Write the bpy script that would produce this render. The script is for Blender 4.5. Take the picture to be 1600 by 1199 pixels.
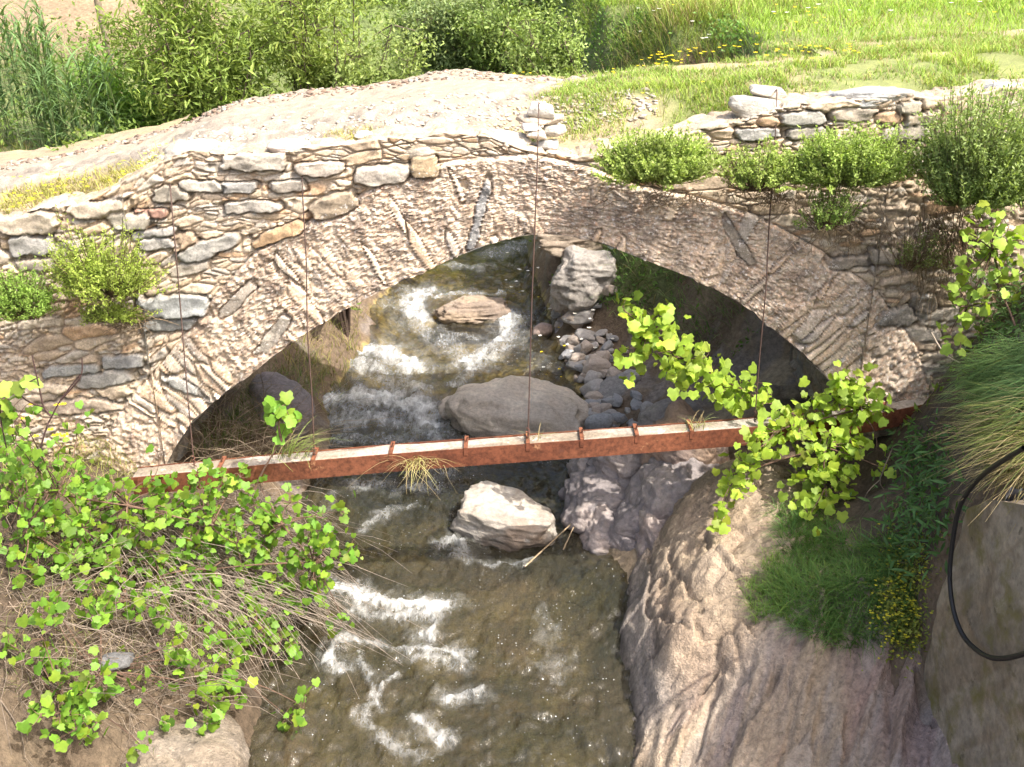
import bpy, math, random
import numpy as np
from math import radians, sin, cos, pi
from mathutils import Vector
for _o in list(bpy.data.objects): bpy.data.objects.remove(_o)
SC = bpy.context.scene
COL = SC.collection

# ------------------------------------------------------------------ camera, sky, sun, exposure
CAM = np.array((0.0, 0.0, 5.5)); PITCH = radians(25.0); FPX = 1600.0
cd = bpy.data.cameras.new('camera'); cam = bpy.data.objects.new('camera', cd); COL.objects.link(cam)
cam.location = CAM; cam.rotation_euler = (pi/2 - PITCH, 0, 0)
cd.sensor_width = 36.0; cd.lens = 36.0*FPX/1600.0; cd.clip_start = 0.05; cd.clip_end = 1000
SC.camera = cam
SUN = Vector((0.46, -0.33, 0.82)).normalized()
W = bpy.data.worlds.new('World'); SC.world = W; W.use_nodes = True
nt = W.node_tree
sky = nt.nodes.new('ShaderNodeTexSky'); sky.sky_type = 'NISHITA'; sky.sun_disc = False
sky.sun_elevation = math.asin(SUN.z); sky.sun_rotation = math.atan2(SUN.x, SUN.y); sky.dust_density = 7.0; sky.ozone_density = 0.6
bg = nt.nodes['Background']; bg.inputs['Strength'].default_value = 0.15
nt.links.new(sky.outputs[0], bg.inputs[0])
sl = bpy.data.lights.new('sun', 'SUN'); sl.energy = 2.6; sl.angle = radians(0.5); sl.color = (1, 0.95, 0.87)
so = bpy.data.objects.new('sun', sl); COL.objects.link(so); so.location = (6, -6, 14)
so.rotation_euler = SUN.to_track_quat('Z', 'Y').to_euler()
SC.view_settings.view_transform = 'Standard'; SC.view_settings.look = 'None'
SC.view_settings.gamma = 1.0; SC.view_settings.use_curve_mapping = False
SC.view_settings.exposure = 1.48
SC.render.engine = 'CYCLES'
SC.cycles.max_bounces = 6; SC.cycles.diffuse_bounces = 3; SC.cycles.glossy_bounces = 3
SC.cycles.transparent_max_bounces = 8; SC.cycles.transmission_bounces = 3
SC.cycles.caustics_reflective = False; SC.cycles.caustics_refractive = False

# ------------------------------------------------------------------ helpers
RNG = np.random.default_rng(7)
def ray(u, v):
    a = (u-800)/FPX; b = (v-599.5)/FPX
    return np.array((a, cos(PITCH)-b*sin(PITCH), -sin(PITCH)-b*cos(PITCH)))
def at(u, v, y=None, z=None):
    """a point of the place seen at photo position u, v: at distance y, or at height z"""
    d = ray(u, v)
    t = (y-CAM[1])/d[1] if y is not None else (z-CAM[2])/d[2]
    return CAM + t*d
def sstep(a, b, x):
    t = np.clip((x-a)/(b-a), 0, 1); return t*t*(3-2*t)
def lerp(a, b, t): return a+(b-a)*t
def hsh(i, j, k=0, s=0):
    i = np.asarray(i).astype(np.int64); j = np.asarray(j).astype(np.int64); k = np.asarray(k).astype(np.int64)
    n = (i*73856093 ^ j*19349663 ^ k*83492791 ^ (s*2654435761+12345)) & 0xFFFFFFFF
    n = ((n ^ (n >> 16))*0x45d9f3b) & 0xFFFFFFFF
    n = ((n ^ (n >> 16))*0x45d9f3b) & 0xFFFFFFFF
    return ((n ^ (n >> 16)) & 0xFFFFFF)/float(0x1000000)
def vnoise(P, s=0):
    P = np.asarray(P, float); I = np.floor(P); f = P-I; f = f*f*f*(f*(f*6-15)+10)
    r = 0
    for dx in (0, 1):
        for dy in (0, 1):
            for dz in (0, 1):
                w = (f[..., 0] if dx else 1-f[..., 0])*(f[..., 1] if dy else 1-f[..., 1])*(f[..., 2] if dz else 1-f[..., 2])
                r = r + w*hsh(I[..., 0]+dx, I[..., 1]+dy, I[..., 2]+dz, s)
    return r*2-1
def fbm(P, octv=4, s=0, gain=0.5):
    P = np.asarray(P, float); r = 0; a = 1.0; t = 0
    for o in range(octv):
        r = r + a*vnoise(P*(2.03**o)+o*17.3, s+o); t += a; a *= gain
    return r/t
def ridged(P, octv=4, s=0):
    P = np.asarray(P, float); r = 0; a = 1.0; t = 0
    for o in range(octv):
        r = r + a*(1-np.abs(vnoise(P*(2.1**o)+o*9.1, s+o))*2); t += a; a *= 0.5
    return r/t
def P3(x, y, z=0): 
    x, y, z = np.broadcast_arrays(np.asarray(x, float), np.asarray(y, float), np.asarray(z, float))
    return np.stack((x, y, z), -1)
def cells(sx, sz, s=0, p=3.0, wgt=0.35, jit=0.85):
    """cell pattern: returns nearest-border distance, and two random values per cell"""
    cx = np.floor(sx); cz = np.floor(sz)
    f1 = np.full(sx.shape, 9.0); f2 = np.full(sx.shape, 9.0); idi = np.zeros(sx.shape); idj = np.zeros(sx.shape)
    ox = np.zeros(sx.shape); oz = np.zeros(sx.shape)
    for j in (-1, 0, 1):
        row = cz+j; sh = hsh(row, 7, 3, s)
        base = np.floor(sx-sh)
        for i in (-2, -1, 0, 1, 2):
            c = base+i
            px = c+sh+0.5+(hsh(c, row, 1, s)-.5)*jit; pz = row+0.5+(hsh(c, row, 2, s)-.5)*jit*0.6
            dx = sx-px; dz = sz-pz
            d = (np.abs(dx)**p+np.abs(dz)**p)**(1/p)-wgt*hsh(c, row, 3, s)
            m = d < f1
            f2 = np.where(m, f1, np.minimum(f2, d))
            f1 = np.where(m, d, f1); idi = np.where(m, c, idi); idj = np.where(m, row, idj)
            ox = np.where(m, dx, ox); oz = np.where(m, dz, oz)
    return f2-f1, hsh(idi, idj, 11, s), hsh(idi, idj, 12, s), ox, oz
def seg_dist(X, Y, pts):
    """distance from points to a polyline in the plane, and arclength and side at the nearest place"""
    best = np.full(X.shape, 1e9); S = np.zeros(X.shape); acc = 0.0
    for (x0, y0), (x1, y1) in zip(pts[:-1], pts[1:]):
        dx, dy = x1-x0, y1-y0; L = math.hypot(dx, dy)+1e-9
        t = np.clip(((X-x0)*dx+(Y-y0)*dy)/L**2, 0, 1)
        d = np.hypot(X-(x0+t*dx), Y-(y0+t*dy)); m = d < best
        best = np.where(m, d, best); S = np.where(m, acc+t*L, S); acc += L
    return best, S
WL = {}
def link(o, parent=None):
    COL.objects.link(o)
    if parent: o.parent = parent
    return o
def tag(o, label=None, cat=None, group=None, kind=None):
    if label: o['label'] = label
    if cat: o['category'] = cat
    if group: o['group'] = group
    if kind: o['kind'] = kind
    return o
def thing(name, loc, label, cat, group=None, kind=None):
    o = bpy.data.objects.new(name, None); link(o); o.location = [float(c) for c in loc]
    o.empty_display_size = 0.1; WL[o.name] = np.array(loc, float)
    return tag(o, label, cat, group, kind)
def mesh(name, V, Fs, mat, parent=None, col=None, attr=None, smooth=True):
    """one mesh object from world-space points; top-level ones get their origin at their base"""
    V = np.asarray(V, float).reshape(-1, 3)
    Fs = [np.asarray(f, np.int64) for f in (Fs if isinstance(Fs, list) else [Fs]) if len(f)]
    org = WL[parent.name] if parent else np.array(((V[:, 0].min()+V[:, 0].max())/2, (V[:, 1].min()+V[:, 1].max())/2, V[:, 2].min()))
    me = bpy.data.meshes.new(name)
    me.vertices.add(len(V)); me.vertices.foreach_set('co', (V-org).astype('f4').ravel())
    tot = np.concatenate([np.full(len(f), f.shape[1]) for f in Fs]); idx = np.concatenate([f.ravel() for f in Fs])
    me.loops.add(len(idx)); me.loops.foreach_set('vertex_index', idx.astype('i4'))
    me.polygons.add(len(tot)); st = np.concatenate(([0], np.cumsum(tot)[:-1]))
    me.polygons.foreach_set('loop_start', st.astype('i4')); me.polygons.foreach_set('loop_total', tot.astype('i4'))
    me.polygons.foreach_set('use_smooth', np.full(len(tot), bool(smooth)))
    if col is not None:
        a = me.attributes.new('col', 'FLOAT_COLOR', 'POINT'); c = np.ones((len(V), 4), 'f4'); c[:, :3] = np.clip(col, 0, 1)
        a.data.foreach_set('color', c.ravel())
    for k, v in (attr or {}).items():
        a = me.attributes.new(k, 'FLOAT', 'POINT'); a.data.foreach_set('value', np.asarray(v, 'f4').ravel())
    me.materials.append(mat); me.update(calc_edges=True); me.validate()
    o = bpy.data.objects.new(name, me); link(o, parent)
    if parent: WL[o.name] = org
    else: o.location = org; WL[o.name] = org
    return o
def grid_faces(nu, nv):
    i = np.arange(nu*nv).reshape(nu, nv)
    return np.stack((i[:-1, :-1], i[1:, :-1], i[1:, 1:], i[:-1, 1:]), -1).reshape(-1, 4)
class MB:
    def __init__(s): s.V = []; s.F = {}; s.C = []; s.n = 0
    def add(s, V, F, c):
        V = np.asarray(V, float).reshape(-1, 3); F = np.asarray(F)
        s.F.setdefault(F.shape[1], []).append(F+s.n); s.V.append(V)
        c = np.asarray(c, float); s.C.append(np.broadcast_to(c, (len(V), 3)) if c.ndim == 1 else c); s.n += len(V)
    def tube(s, pts, r0, r1, c, sides=5):
        pts = np.asarray(pts, float); n = len(pts)
        T = np.gradient(pts, axis=0); T /= np.linalg.norm(T, axis=1, keepdims=True)+1e-9
        up = np.where(np.abs(T[:, 2:3]) > 0.9, np.array([[1., 0, 0]]), np.array([[0, 0, 1.]]))
        A = np.cross(T, up); A /= np.linalg.norm(A, axis=1, keepdims=True)+1e-9; B = np.cross(T, A)
        r = np.asarray(np.linspace(r0, r1, n))[:, None, None]
        th = np.arange(sides)*2*pi/sides
        V = pts[:, None, :]+r*(A[:, None, :]*np.cos(th)[None, :, None]+B[:, None, :]*np.sin(th)[None, :, None])
        i = np.arange(n*sides).reshape(n, sides); j = np.roll(i, -1, 1)
        s.add(V, np.stack((i[:-1], j[:-1], j[1:], i[1:]), -1).reshape(-1, 4), c)
        for row, fl in ((0, 1), (n-1, -1)):
            if sides == 4 or sides == 3: s.F.setdefault(sides, []).append((i[row][::fl])[None]+s.n-n*sides)
    def box(s, c0, c1, col):
        (x0, y0, z0), (x1, y1, z1) = c0, c1
        V = [(x, y, z) for x in (x0, x1) for y in (y0, y1) for z in (z0, z1)]
        s.add(V, [(0, 1, 3, 2), (4, 6, 7, 5), (0, 4, 5, 1), (2, 3, 7, 6), (0, 2, 6, 4), (1, 5, 7, 3)], col)
    def leaves(s, tv, tf, P, D, N, sc, C):
        P = np.asarray(P, float); D = D/(np.linalg.norm(D, axis=1, keepdims=True)+1e-9)
        X = np.cross(D, N); X /= np.linalg.norm(X, axis=1, keepdims=True)+1e-9; N2 = np.cross(X, D)
        sc = np.broadcast_to(np.asarray(sc, float), (len(P),))[:, None, None]
        V = P[:, None]+sc*(tv[None, :, 0:1]*X[:, None]+tv[None, :, 1:2]*D[:, None]+tv[None, :, 2:3]*N2[:, None])
        k = len(tv); F = (np.arange(len(P))*k)[:, None, None]+np.asarray(tf)[None]
        s.add(V, F.reshape(-1, np.asarray(tf).shape[1]), np.repeat(np.asarray(C, float), k, axis=0))
    def build(s, name, mat, parent=None, smooth=True):
        if not s.V: return None
        return mesh(name, np.concatenate(s.V), [np.concatenate(f) for f in s.F.values()], mat, parent, col=np.concatenate(s.C), smooth=smooth)

# ------------------------------------------------------------------ materials
def newmat(name):
    m = bpy.data.materials.new(name); m.use_nodes = True; n = m.node_tree
    return m, n, n.nodes['Principled BSDF'], n.nodes['Material Output']
def nd(n, t, **kw):
    x = n.nodes.new(t)
    for k, v in kw.items():
        if k in x.inputs: x.inputs[k].default_value = v
        else: setattr(x, k, v)
    return x
def noise(n, scale, detail=6.0, rough=0.6, vec=None):
    x = nd(n, 'ShaderNodeTexNoise', Scale=scale, Detail=detail, Roughness=rough)
    if vec: n.links.new(vec, x.inputs['Vector'])
    return x.outputs['Fac']
def mixc(n, mode, fac, a, b):
    x = n.nodes.new('ShaderNodeMix'); x.data_type = 'RGBA'; x.blend_type = mode
    for i, v in ((0, fac), (6, a), (7, b)):
        if hasattr(v, 'is_linked'): n.links.new(v, x.inputs[i])
        else: x.inputs[i].default_value = v if i == 0 else (*v, 1)
    return x.outputs[2]
def ramp(n, src, stops):
    x = n.nodes.new('ShaderNodeValToRGB'); cr = x.color_ramp
    while len(cr.elements) < len(stops): cr.elements.new(0.5)
    for e, (p, c) in zip(cr.elements, stops): e.position = p; e.color = (*c, 1) if len(c) == 3 else c
    n.links.new(src, x.inputs[0]); return x.outputs[0]
def stone_mat(name, sp=60., amt=0.55, bump=0.35, rough=0.92, lichen=None, dist=0.012, wet=0.0):
    """rock or earth: the mesh's own colour attribute broken up by fine grain, blotches and a bump"""
    m, n, b, o = newmat(name)
    tc = nd(n, 'ShaderNodeTexCoord').outputs['Object']
    a = nd(n, 'ShaderNodeAttribute', attribute_name='col').outputs['Color']
    f1 = noise(n, sp, 8, 0.7, tc); f2 = noise(n, sp*0.13, 5, 0.6, tc); f3 = noise(n, sp*2.7, 3, 0.6, tc)
    lo = 1-amt
    c = mixc(n, 'MULTIPLY', 1.0, a, ramp(n, f1, [(0.3, (lo, lo, lo)), (0.7, (1+amt*.55,)*3)]))
    c = mixc(n, 'MULTIPLY', 1.0, c, ramp(n, f2, [(0.3, (1-amt*.5, 1-amt*.5, 1-amt*.45)), (0.7, (1.12, 1.1, 1.08))]))
    if lichen:
        for (sc, thr, colr, *wd) in lichen:
            g = noise(n, sc, 7, 0.7, tc)
            k = ramp(n, g, [(thr, (0, 0, 0)), (thr+(wd[0] if wd else 0.05), (1, 1, 1))])
            c = mixc(n, 'MIX', k, c, colr)
    n.links.new(c, b.inputs['Base Color']); b.inputs['Roughness'].default_value = rough
    b.inputs['Specular IOR Level'].default_value = 0.3
    mx = nd(n, 'ShaderNodeMath', operation='ADD'); n.links.new(f1, mx.inputs[0]); n.links.new(f3, mx.inputs[1])
    bp = nd(n, 'ShaderNodeBump', Strength=bump, Distance=dist); n.links.new(mx.outputs[0], bp.inputs['Height'])
    n.links.new(bp.outputs[0], b.inputs['Normal'])
    return m
def leaf_mat(name, trans=0.35, rough=0.55, spec=0.25):
    m, n, b, o = newmat(name)
    a = nd(n, 'ShaderNodeAttribute', attribute_name='col').outputs['Color']
    tc = nd(n, 'ShaderNodeTexCoord').outputs['Object']
    c = mixc(n, 'MULTIPLY', 1.0, a, ramp(n, noise(n, 18, 3, .6, tc), [(.3, (.8, .82, .75)), (.7, (1.15, 1.12, 1.1))]))
    n.links.new(c, b.inputs['Base Color']); b.inputs['Roughness'].default_value = rough; b.inputs['Specular IOR Level'].default_value = spec
    t = nd(n, 'ShaderNodeBsdfTranslucent'); n.links.new(mixc(n, 'MULTIPLY', 1.0, c, (1.25, 1.3, 0.6)), t.inputs['Color'])
    ms = nd(n, 'ShaderNodeMixShader', Fac=trans); n.links.new(b.outputs[0], ms.inputs[1]); n.links.new(t.outputs[0], ms.inputs[2])
    n.links.new(ms.outputs[0], o.inputs['Surface'])
    return m
M = {}
M['wall'] = stone_mat('wall_stone', 55, .45, .4, lichen=[(9, .63, (.52, .50, .45)), (24, .66, (.20, .17, .14))])
M['ring'] = stone_mat('ring_stone', 52, .5, .4, lichen=[(34, .57, (.70, .65, .60)), (26, .66, (.27, .22, .19)), (17, .67, (.45, .28, .19))], dist=.016)
M['soffit'] = stone_mat('soffit_stone', 30, .5, .6)
M['rock'] = stone_mat('river_rock', 26, .35, .5, rough=.8, dist=.02)
M['pale_rock'] = stone_mat('pale_rock', 22, .35, .45, rough=.85, lichen=[(6, .66, (.62, .60, .56))], dist=.02)
M['bedrock'] = stone_mat('bedrock', 24, .5, .8, rough=.88, dist=.03, lichen=[(5, .66, (.33, .27, .21)), (13, .69, (.13, .10, .075))])
M['earth'] = stone_mat('earth', 16, .5, .6, dist=.04)
M['path'] = stone_mat('path_gravel', 70, .4, .5, dist=.02)
M['gravel'] = stone_mat('gravel_stone', 40, .4, .3)
M['concrete'] = stone_mat('mossy_concrete', 14, .45, .3, rough=.8, lichen=[(3.2, .50, (.15, .13, .045), .16), (9, .60, (.06, .05, .032), .12), (5, .56, (.21, .16, .10), .15)])
M['fill'] = stone_mat('beam_fill', 40, .45, .6, lichen=[(7, .60, (.58, .55, .50)), (16, .66, (.28, .22, .15))])
M['rust'] = stone_mat('rusty_steel', 24, .65, .25, rough=.75, lichen=[(5, .64, (.34, .17, .09)), (8, .62, (.13, .05, .032)), (11, .70, (.10, .045, .03)), (4.2, .71, (.5, .42, .33))], dist=.004)
M['wire'] = stone_mat('rusty_wire', 40, .3, .05, rough=.7)
M['hose'] = stone_mat('black_hose', 40, .2, .02, rough=.45)
M['bark'] = stone_mat('bark', 60, .5, .4)
M['leaf'] = leaf_mat('leaf'); M['vine'] = leaf_mat('vine_leaf', .42, .5, .3); M['grass'] = leaf_mat('grass_blade', .3, .6, .2)
M['petal'] = leaf_mat('petal', .3, .6, .1)
# ------------------------------------------------------------------ the ground: cross-sections of the valley
STN = [  # right bank beyond the view is built up to shade the grass hollow
 (2.0, [(-60, 6), (-16, 4.2), (-5, 2.4), (-3.2, 1.2), (-2.3, .1), (-1.6, -.45), (.4, -.45), (.9, -.3), (1.4, .1), (2.4, .5), (2.72, .8), (2.9, 2.35), (3.3, 3.3), (3.8, 4.3), (4.4, 5.0), (16, 5.6), (60, 8)]),
 (5.1, [(-60, 6), (-16, 4.2), (-5, 2.2), (-3.4, 1.25), (-2.5, .45), (-2.0, 0), (-1.5, -.45), (.5, -.45), (.95, -.3), (1.4, .1), (2.4, .6), (2.70, .95), (2.9, 2.35), (3.3, 3.3), (3.8, 4.3), (4.4, 5.0), (16, 5.6), (60, 8)]),
 (5.7, [(-60, 6), (-16, 4.2), (-5, 2.0), (-3.4, 1.2), (-2.4, .5), (-1.95, 0), (-1.4, -.45), (.5, -.45), (.95, -.3), (1.4, .15), (2.4, .85), (2.68, 1.2), (2.85, 1.85), (3.15, 2.45), (3.5, 3.25), (4.0, 4.2), (16, 4.6), (60, 8)]),
 (7.4, [(-60, 6), (-16, 4.2), (-6, 2.2), (-4.3, 1.25), (-3, .9), (-2.3, .4), (-1.9, 0), (-1.3, -.45), (.2, -.45), (.8, -.3), (1.3, .2), (1.9, .8), (2.5, 1.05), (3.0, 1.15), (3.35, 1.75), (3.65, 2.4), (4.3, 3.2), (5, 4.0), (16, 4.7), (60, 8)]),
 (8.3, [(-60, 6), (-16, 4.2), (-7, 2.6), (-4.3, 1.1), (-3, .75), (-2.4, .4), (-1.95, 0), (-1.3, -.4), (.2, -.4), (.7, -.1), (1.2, .3), (1.9, .7), (2.8, .95), (3.4, 1.0), (5, 1.6), (7, 4.0), (16, 4.8), (60, 8)]),
 (10.2, [(-60, 6), (-16, 4.0), (-7, 2.6), (-4, 1.1), (-3, .8), (-2.5, .5), (-2.05, .05), (-1.4, -.3), (.4, -.3), (.9, .05), (1.3, .22), (2.1, .55), (3, 1.0), (5, 1.6), (7, 4.0), (16, 4.8), (60, 8)]),
 (10.9, [(-60, 6), (-16, 3.6), (-8, 2.9), (-4.2, 2.7), (-3.4, 1.8), (-2.7, .7), (-2.1, .08), (-1.5, -.25), (.35, -.25), (.75, .12), (1.4, .3), (2.2, .6), (2.9, 2.0), (3.2, 4.15), (4, 4.25), (16, 4.6), (60, 8)]),
 (12.0, [(-60, 8), (-16, 3.3), (-8, 2.8), (-4.2, 2.8), (-3.2, 1.8), (-2.6, .7), (-2.0, .15), (-1.5, -.15), (.3, -.15), (.7, .22), (1.4, .45), (1.9, .8), (2.35, 2.2), (2.8, 4.15), (4, 4.25), (16, 4.7), (60, 9)]),
 (13.3, [(-60, 8), (-16, 3.3), (-8, 2.9), (-4, 2.8), (-3.0, 1.8), (-2.4, .7), (-1.9, .25), (-1.5, -.1), (.2, -.1), (.55, .3), (.9, .6), (1.2, 1.2), (1.6, 2.9), (2.0, 4.2), (4, 4.35), (16, 4.8), (60, 9)]),
 (15.0, [(-60, 8), (-16, 3.6), (-8, 3.1), (-4, 2.8), (-3.0, 1.8), (-2.4, .8), (-1.9, .35), (-1.5, .0), (.2, .0), (.5, .5), (.8, 1.4), (1.0, 2.8), (1.3, 4.25), (4, 4.45), (16, 5.0), (60, 10)]),
 (19.0, [(-60, 10), (-16, 4.6), (-8, 3.9), (-4, 3.2), (-2.6, 2.2), (-2.0, 1.0), (-1.6, .0), (.0, .0), (.6, 1.5), (1.1, 4.2), (4, 4.8), (16, 5.4), (60, 12)]),
 (22.0, [(-60, 12), (-16, 5.8), (-8, 5.0), (-3, 4.1), (0, 3.8), (2, 4.6), (16, 6.0), (60, 12)]),
 (30.0, [(-60, 16), (-16, 9), (0, 7.5), (16, 8.5), (60, 15)]),
 (70.0, [(-60, 34), (0, 27), (60, 30)]), (160.0, [(-60, 70), (0, 60), (60, 64)])]
def ground_z(X, Y):
    X = np.asarray(X, float); Y = np.asarray(Y, float)
    R = np.zeros(X.shape)
    ys = [s[0] for s in STN]
    Yc = np.clip(Y, ys[0], ys[-1])
    Xw = X+0.10*vnoise(P3(X*.9, Y*.9, 3.1), 5)*sstep(12, 10, np.abs(Y))
    for k in range(len(STN)-1):
        (y0, a), (y1, b) = STN[k], STN[k+1]
        m = (Yc >= y0) & (Yc <= y1)
        if not m.any(): continue
        t = (Yc[m]-y0)/(y1-y0)
        za = np.interp(Xw[m], *zip(*a)); zb = np.interp(Xw[m], *zip(*b))
        R[m] = lerp(za, zb, t)
    n = .10*fbm(P3(X*1.1, Y*1.1), 4, 3)+.035*fbm(P3(X*6, Y*6), 3, 9)+.10*ridged(P3(X*1.7, Y*1.7, R*1.7), 4, 21)
    k = 0.35+.9*sstep(.0, .5, R)*sstep(4.3, 3.6, R)
    return R+n*k-.04
def water_z(Y): return np.interp(Y, [0, 8.6, 9.2, 10.6, 11.2, 12.6, 13.2, 30], [0, 0, .05, .09, .16, .2, .27, .33])
def at_water(u, v):
    z = 0.0
    for _ in range(6): p = at(u, v, z=z); z = float(water_z(p[1]))
    return p
gx = np.concatenate((np.linspace(-60, -9.5, 26), np.arange(-9, 6.6, .055), np.linspace(7, 60, 28)))
gy = np.concatenate((np.linspace(-6, 2.6, 8), np.arange(3, 20, .055), np.linspace(20.5, 30, 24), np.linspace(32, 160, 34)))
GX, GY = np.meshgrid(gx, gy, indexing='ij'); GZ = ground_z(GX, GY)
cb_e, cb_a, cb_b, _, _ = cells((GX+.1*fbm(P3(GX*3, GY*3), 2, 33))/.26, GY/.2, 34); n1 = fbm(P3(GX*.8, GY*.8), 4, 31); n2 = fbm(P3(GX*3.1, GY*3.1), 4, 37)
earth = np.array((.19, .14, .095)); tan = np.array((.42, .33, .22)); green = np.array((.17, .22, .07)); bed = np.array((.19, .16, .085)); rockc = np.array((.27, .24, .22))
gc = earth+np.zeros(GX.shape+(3,))
def over(c, k): 
    global gc
    gc = lerp(gc, np.asarray(c), np.clip(k, 0, 1)[..., None])
over(tan, sstep(-.1, .4, n1)); over(rockc, sstep(.1, .4, n2)*.7)
wet = GZ < water_z(GY)+.03
over(bed, sstep(.06, -.1, GZ-water_z(GY))); over((.36, .285, .11), wet*sstep(10.3, 11.5, GY)*.9); over((.17, .12, .08), sstep(0, .4, n2)*wet)
gc *= (1-wet[..., None]*(1-(.45+1.1*cb_a)*sstep(-.05, .12, cb_e)-.1)[..., None]*.8); over((.085, .068, .05), (GX > 2.55)*(GY > 5.6)*(GY < 8.8)*(GX < 5)*.9); mead = sstep(3.75, 4.1, GZ)*(GX > .5)*(GY < 24); over(green, mead); over((.34, .34, .14), mead*sstep(.0, .25, n1)*.6)  # dark patch on the right bank: abutment shade put into the earth colour
over((.14, .18, .06), (GX < 2)*(GY > 10.6)*(GY < 18)*.85*sstep(.7, 1.2, GZ)); over((.09, .066, .044), (GX < -1.7)*(GY < 8.6)*sstep(-5, -4, GX)*.85); hill = sstep(15, 18, GY)*(GX < 3); over((.15, .19, .065), hill*.9); over((.27, .205, .13), hill*sstep(1.0, .6, ((GX+7.3)/2.4)**2+((GY-19.5)/4.5)**2+.3*n1)); over((.15, .2, .07), (GY > 20)*(GX > -5)*.9)
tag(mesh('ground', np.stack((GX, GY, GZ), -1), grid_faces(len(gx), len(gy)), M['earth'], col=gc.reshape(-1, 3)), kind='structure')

# ------------------------------------------------------------------ the bridge
FY = 8.0
INT = [(262, 722), (272, 700), (300, 660), (335, 626), (370, 598), (410, 568), (450, 538), (500, 504), (545, 478), (595, 452), (640, 431), (700, 404), (760, 380), (810, 367), (850, 362), (890, 366), (930, 374), (1000, 401), (1060, 424), (1110, 446), (1150, 468), (1190, 498), (1230, 530), (1260, 558), (1290, 588), (1312, 615), (1330, 645)]
EXT = [(120, 760), (150, 715), (190, 640), (255, 565), (330, 470), (400, 392), (470, 352), (560, 306), (640, 266), (720, 248), (830, 240), (930, 262), (1000, 290), (1080, 305), (1180, 335), (1280, 390), (1370, 455), (1430, 540), (1460, 640), (1480, 720)]
TOP = [(-260, 375), (0, 338), (60, 330), (150, 312), (185, 292), (260, 250), (300, 236), (420, 238), (560, 222), (680, 212), (760, 212), (830, 240), (900, 243), (1000, 228), (1080, 212), (1130, 194), (1185, 176), (1230, 162), (1310, 152), (1420, 152), (1600, 137), (1850, 120)]
fxz = lambda L: np.array([at(u, v, y=FY)[[0, 2]] for u, v in L])
INTP = fxz(INT); EXTP = fxz(EXT); TOPP = fxz(TOP)
INTP = np.vstack(([[INTP[0, 0]-.04, .25]], INTP, [[INTP[-1, 0]+.05, .25]]))
top_z = lambda x: np.interp(x, TOPP[:, 0], TOPP[:, 1])
ext_z = lambda x: np.interp(x, EXTP[:, 0], EXTP[:, 1], left=-9, right=-9)
xs = np.unique(np.concatenate((np.arange(-5.6, 6.2, .0135), INTP[:, 0])))
xs = xs[np.concatenate((np.diff(xs) > 1e-4, [True]))]
inside = (xs >= INTP[1, 0]-1e-6) & (xs <= INTP[-2, 0]+1e-6)
sag = fbm(P3(xs*9, 0), 3, 8)*.02
lowz = np.where(inside, np.interp(xs, INTP[1:-1, 0], INTP[1:-1, 1])+sag, .25)
NR, NC = 250, 24
tt = np.linspace(0, 1, NR)
FXg = np.repeat(xs[:, None], NR+NC, 1)
topx = top_z(xs)+fbm(P3(xs*4, 3), 4, 12)*.05
Zf = lowz[:, None]+(topx-lowz)[:, None]*tt[None]
q = np.linspace(.012, .40, NC)
Zg = np.concatenate((Zf, np.repeat(topx[:, None], NC, 1)), 1); Qg = np.concatenate((np.zeros_like(Zf), np.repeat(q[None], len(xs), 0)), 1)
Hc = Zg+Qg                                                      # unrolled height
below = Zg < ext_z(FXg)
isring = below & (Qg == 0)
# courses follow the roadway line
warpx = FXg+.05*fbm(P3(FXg*3, Hc*3), 3, 40); Hw = Hc-top_z(np.clip(FXg, -5, 1.2))*.85+.035*fbm(P3(FXg*3, Hc*3), 3, 41)
e1, a1, b1, ox1, oz1 = cells(warpx/.29, Hw/.10, 50, 2.6, .5)
e2, a2, b2, ox2, oz2 = cells(warpx/.13, Hw/.042, 51, 2.4, .5)
big = a1 > .6
e = np.where(big, e1, np.minimum(e2, e1*1.6)); a = np.where(big, b1, a2); b = np.where(big, a1, b2)
ox = np.where(big, ox1*.29, ox2*.13); oz = np.where(big, oz1*.10, oz2*.042)
prof = sstep(.0, .17, e)
fine = fbm(P3(FXg*14, Hc*20), 4, 60)
hs = prof*(.022+.026*b*np.where(big, 1, .8))+(.006+.012*big)*fine*prof+prof*(oz*.22*(hsh(a*9999, b*9999, 1)-.3)+ox*.12*(hsh(a*9999, b*9999, 2)-.5))
rub = sstep(-.05, .3, fbm(P3(FXg*1.2, Hc*1.2), 3, 77))                # places where mortar and small rubble hide the stones
PAL = np.array([(.52, .455, .37), (.45, .41, .345), (.42, .405, .375), (.48, .405, .31), (.57, .52, .44), (.47, .44, .39), (.44, .375, .295), (.53, .46, .38), (.43, .415, .385), (.49, .42, .34), (.45, .335, .235), (.55, .485, .405)])
cs = PAL[(a*len(PAL)).astype(int) % len(PAL)]*(.88+.24*hsh(b*9999, a*9999, 5))[..., None]
cs = lerp(np.array((.37, .315, .255)), cs, sstep(.02, .14, e)[..., None])
cs = lerp(cs, np.array((.50, .44, .37)), (rub*.35*sstep(.2, .05, e))[..., None])
hs = hs*(1-.5*rub)
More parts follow.
